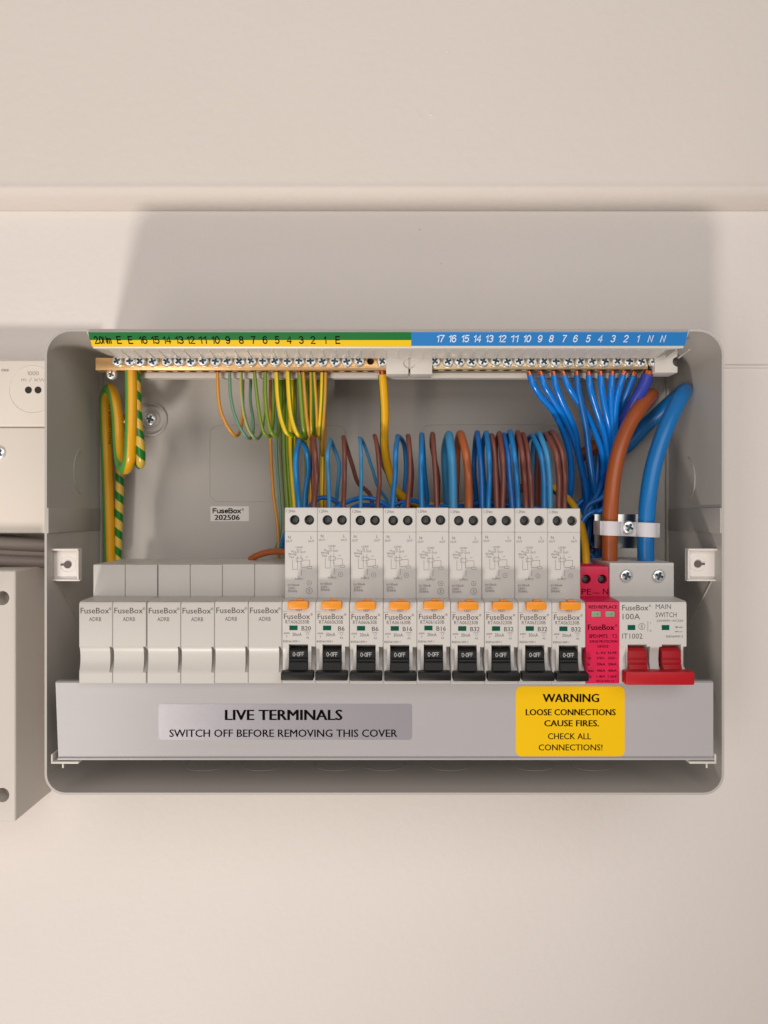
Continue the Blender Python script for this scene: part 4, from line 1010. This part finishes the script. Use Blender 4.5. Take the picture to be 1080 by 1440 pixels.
for k, pts in enumerate(([(842, 640, 60), (838, 680, 56), (830, 720, 50), (826, 760, 44), (820, 795, 40)], [(852, 630, 62), (850, 680, 58), (844, 730, 52), (836, 795, 48)],
        [(828, 650, 66), (834, 690, 62), (842, 730, 58), (846, 795, 56)], [(815, 640, 68), (822, 690, 66), (820, 740, 60), (828, 795, 54)], [(858, 640, 66), (842, 690, 52), (822, 730, 46), (812, 780, 46)],
        [(846, 660, 70), (826, 700, 68), (812, 730, 62), (806, 790, 60)])):
    wire('neutral_wire', pts, 2.0, M['blueA'], ['leftmost dark blue wire bending low in the tangle above the pink surge protector', 'steep dark blue wire beside the brown tail in the tangle above the surge protector', 'dark blue wire crossing behind the others toward the brown tail near the clamp', 'straight dark blue wire in the middle of the tangle behind the fan of blue wires', 'dark blue wire slanting left from the brown tail down to the last breaker', 'rearmost dark blue wire slanting down behind the last breaker'][k], 'dark blue wires tangled above the surge protector', sub=6)
# meter tails
def tail(pts, r, m, label):
    wire('tail_cable', pts, r, m, label, 'thick tails feeding the main switch', cat='cable', n=24, sub=8)
tail([(857.5, 800, 14), (857.5, 770, 14), (858, 735, 14), (859.5, 700, 14), (864, 663, 16), (871, 632, 18), (882, 603, 22), (897, 577, 27), (910, 561, 35), (916, 556, 45), (908, 566, 56), (885, 585, 64), (864, 606, 70), (842, 626, 72), (815, 642, 76)], 4.35, M['brownT'],
     'thick brown tail curving down into the left of the red-lever switch')
tail([(908.5, 800, 14), (908, 765, 14), (909, 730, 14), (912, 695, 14), (918, 660, 15), (927, 628, 17), (938, 598, 20), (950, 572, 25), (960, 554, 32), (962, 550, 42), (950, 560, 54), (928, 580, 64), (905, 602, 70), (880, 628, 73), (845, 650, 78)], 4.75, M['blueE'],
     'thick blue tail curving down into the right of the red-lever switch')

# cable clamp and bracket
cl = empty('cable_clamp', (PX(883, 20), 20, PZ(770, 20)), 'clear nylon strap with centre screw clamping the two thick tails to a shiny bracket', 'cable clamp')
yc = 9.0
def strap():
    mb = MB(); path = []
    r1, r2 = 5.0, 5.5
    c1 = (PX(858, 14), 14.0); c2 = (PX(908.8, 14), 14.0); pts = []
    xa = c1[0] - r1
    pts += [(xa + .2, 24), (xa, 18)]
    for a in range(180, 361, 20): pts.append((c1[0] + r1 * math.cos(math.radians(a)), c1[1] + r1 * math.sin(math.radians(a)) * 1.05))
    out = [(c1[0] - r1 - 1.6, 24), (c1[0] - r1 - 1.3, 12)] + [(c1[0] + (r1 + .9) * math.cos(math.radians(a)), 14 + (r1 + .7) * math.sin(math.radians(a))) for a in range(195, 345, 15)]
    out += [(PX(876, 14), 13.6), (PX(894, 14), 13.6)]
    out += [(c2[0] + (r2 + .6) * math.cos(math.radians(a)), 14 + (r2 + .5) * math.sin(math.radians(a))) for a in range(195, 345, 15)] + [(c2[0] + r2 + 1.8, 12.5), (c2[0] + r2 + 2.2, 24)]
    n_ = len(out); za = lambda x: PZ(732 + (x - PX(833, 9)) * .1, yc)
    for k, (x, y) in enumerate(out):
        zt_ = za(x); mb.v += [(x, y, zt_), (x, y, zt_ - 8.2), (x, y + 1.0, zt_ - 8.2), (x, y + 1.0, zt_)]
    for k in range(n_ - 1):
        a = 4 * k
        for j in range(4): mb.f.append((a + j, a + (j + 1) % 4, a + 4 + (j + 1) % 4, a + 4 + j))
    mb.f.append((3, 2, 1, 0)); e = 4 * (n_ - 1); mb.f.append((e, e + 1, e + 2, e + 3))
    return mb
o = obj('strap', strap(), M['nylon'], cl, angle=50); fixnormals(o)
inst(SCREW_BIG, 'clamp_screw', cl, (PX(885, 11), 12.5, PZ(741.5, 11)), .5, 1.1)
mb = MB(); yb_ = 27.0
mb.box(PX(836, yb_), PX(934, yb_) - 10, yb_, yb_ + 1.2, PZ(771, yb_), PZ(723, yb_), .3)
mb.box(PX(836, yb_), PX(934, yb_) - 10, yb_ + 1.3, 80, PZ(725, yb_), PZ(723.0, yb_), .2)
obj('bracket', mb, M['chrome'], cl)

# ------------------------------------------------------------------ meter and cut-out at the left
mt = empty('electricity_meter', (-260, WY, PZ(750, 66)), 'cream electricity meter partly seen at the left edge, beside the box', 'electricity meter')
ym = 66.0
mb = MB(); mb.box(-400, -197, ym, WY - .2, PZ(600.2, ym), PZ(506, ym), 1.2, 3); obj('front_panel', mb, M['meter'], mt)
mb = MB(); mb.box(-400, -197, ym - .3, WY - .3, PZ(750, ym), PZ(600.9, ym), 1.2, 3); obj('lower_cover', mb, M['meter'], mt)
mb = MB(); ccx, ccz = PX(46, ym), PZ(548, ym)
q = [(ccx + math.cos(a) * 15.2, ym, ccz + math.sin(a) * 15.2) for a in [2 * math.pi * i / 40 for i in range(41)]]
mb.tube(q, .35, n=6, sub=1); op = obj('optical_port', mb, M['meter'], mt)
for px in (40, 53.5):
    mb = MB(); mb.cyl((PX(px, ym), ym - .15, PZ(548.5, ym)), 2.25, 'y', .4, 20); obj('sensor', mb, M['dark'], op)
mb = MB(); sput(mb, '1000', PX(46.5, ym), PZ(525, ym), 2.5, ym - .08, w=7.6); sput(mb, 'imp / kWh', PX(30, ym), PZ(534, ym), 2.3, ym - .08, w=15.5, align='l'); sput(mb, 'meter', PX(12.5, ym), PZ(520, ym), 2.3, ym - .08, align='r')
obj('printed_text', mb, M['faintink'], mt, smooth=False)
inst(SCREW_BIG, 'screw', mt, (PX(0, ym), ym, PZ(637, ym)), .8, 1.2)
ym = 40.0
co = empty('service_cutout', (-260, WY, -190), 'grey service cut-out box with two screw holes at the lower left edge', 'cut-out box')
mb = MB(); mb.box(-400, -225.2, ym, WY - .2, -189.5, PZ(802, ym), 1.3, 3); cb = obj('body', mb, M['metergrey'], co)
c = MB()
for py in (841, 1118): c.cyl((PX(3, ym), ym - 2, PZ(py, ym)), 4.4, 'y', 14, 28)
boolean_cut(cb, c)
for k, (zc, yy, r) in enumerate(((PZ(768, 72), 76, 4.6), (PZ(781, 72), 78, 4.2), (PZ(792, 68), 72, 3.6))):
    mb = MB().tube([(-420, yy, zc + 5), (-300, yy, zc + 4), (-240, yy, zc + 1), (-210, yy + 6, zc - 1), (-192.5, yy + 8, zc - 3)], r, n=16)
    o = obj('grey_cable', mb, M['greycable'], base=(-240, yy, zc)); tagit(o, ['topmost', 'middle', 'lowest'][k] + ' of the grey cables passing between the meter and the cut-out box', 'cable', 'grey cables beside the box')
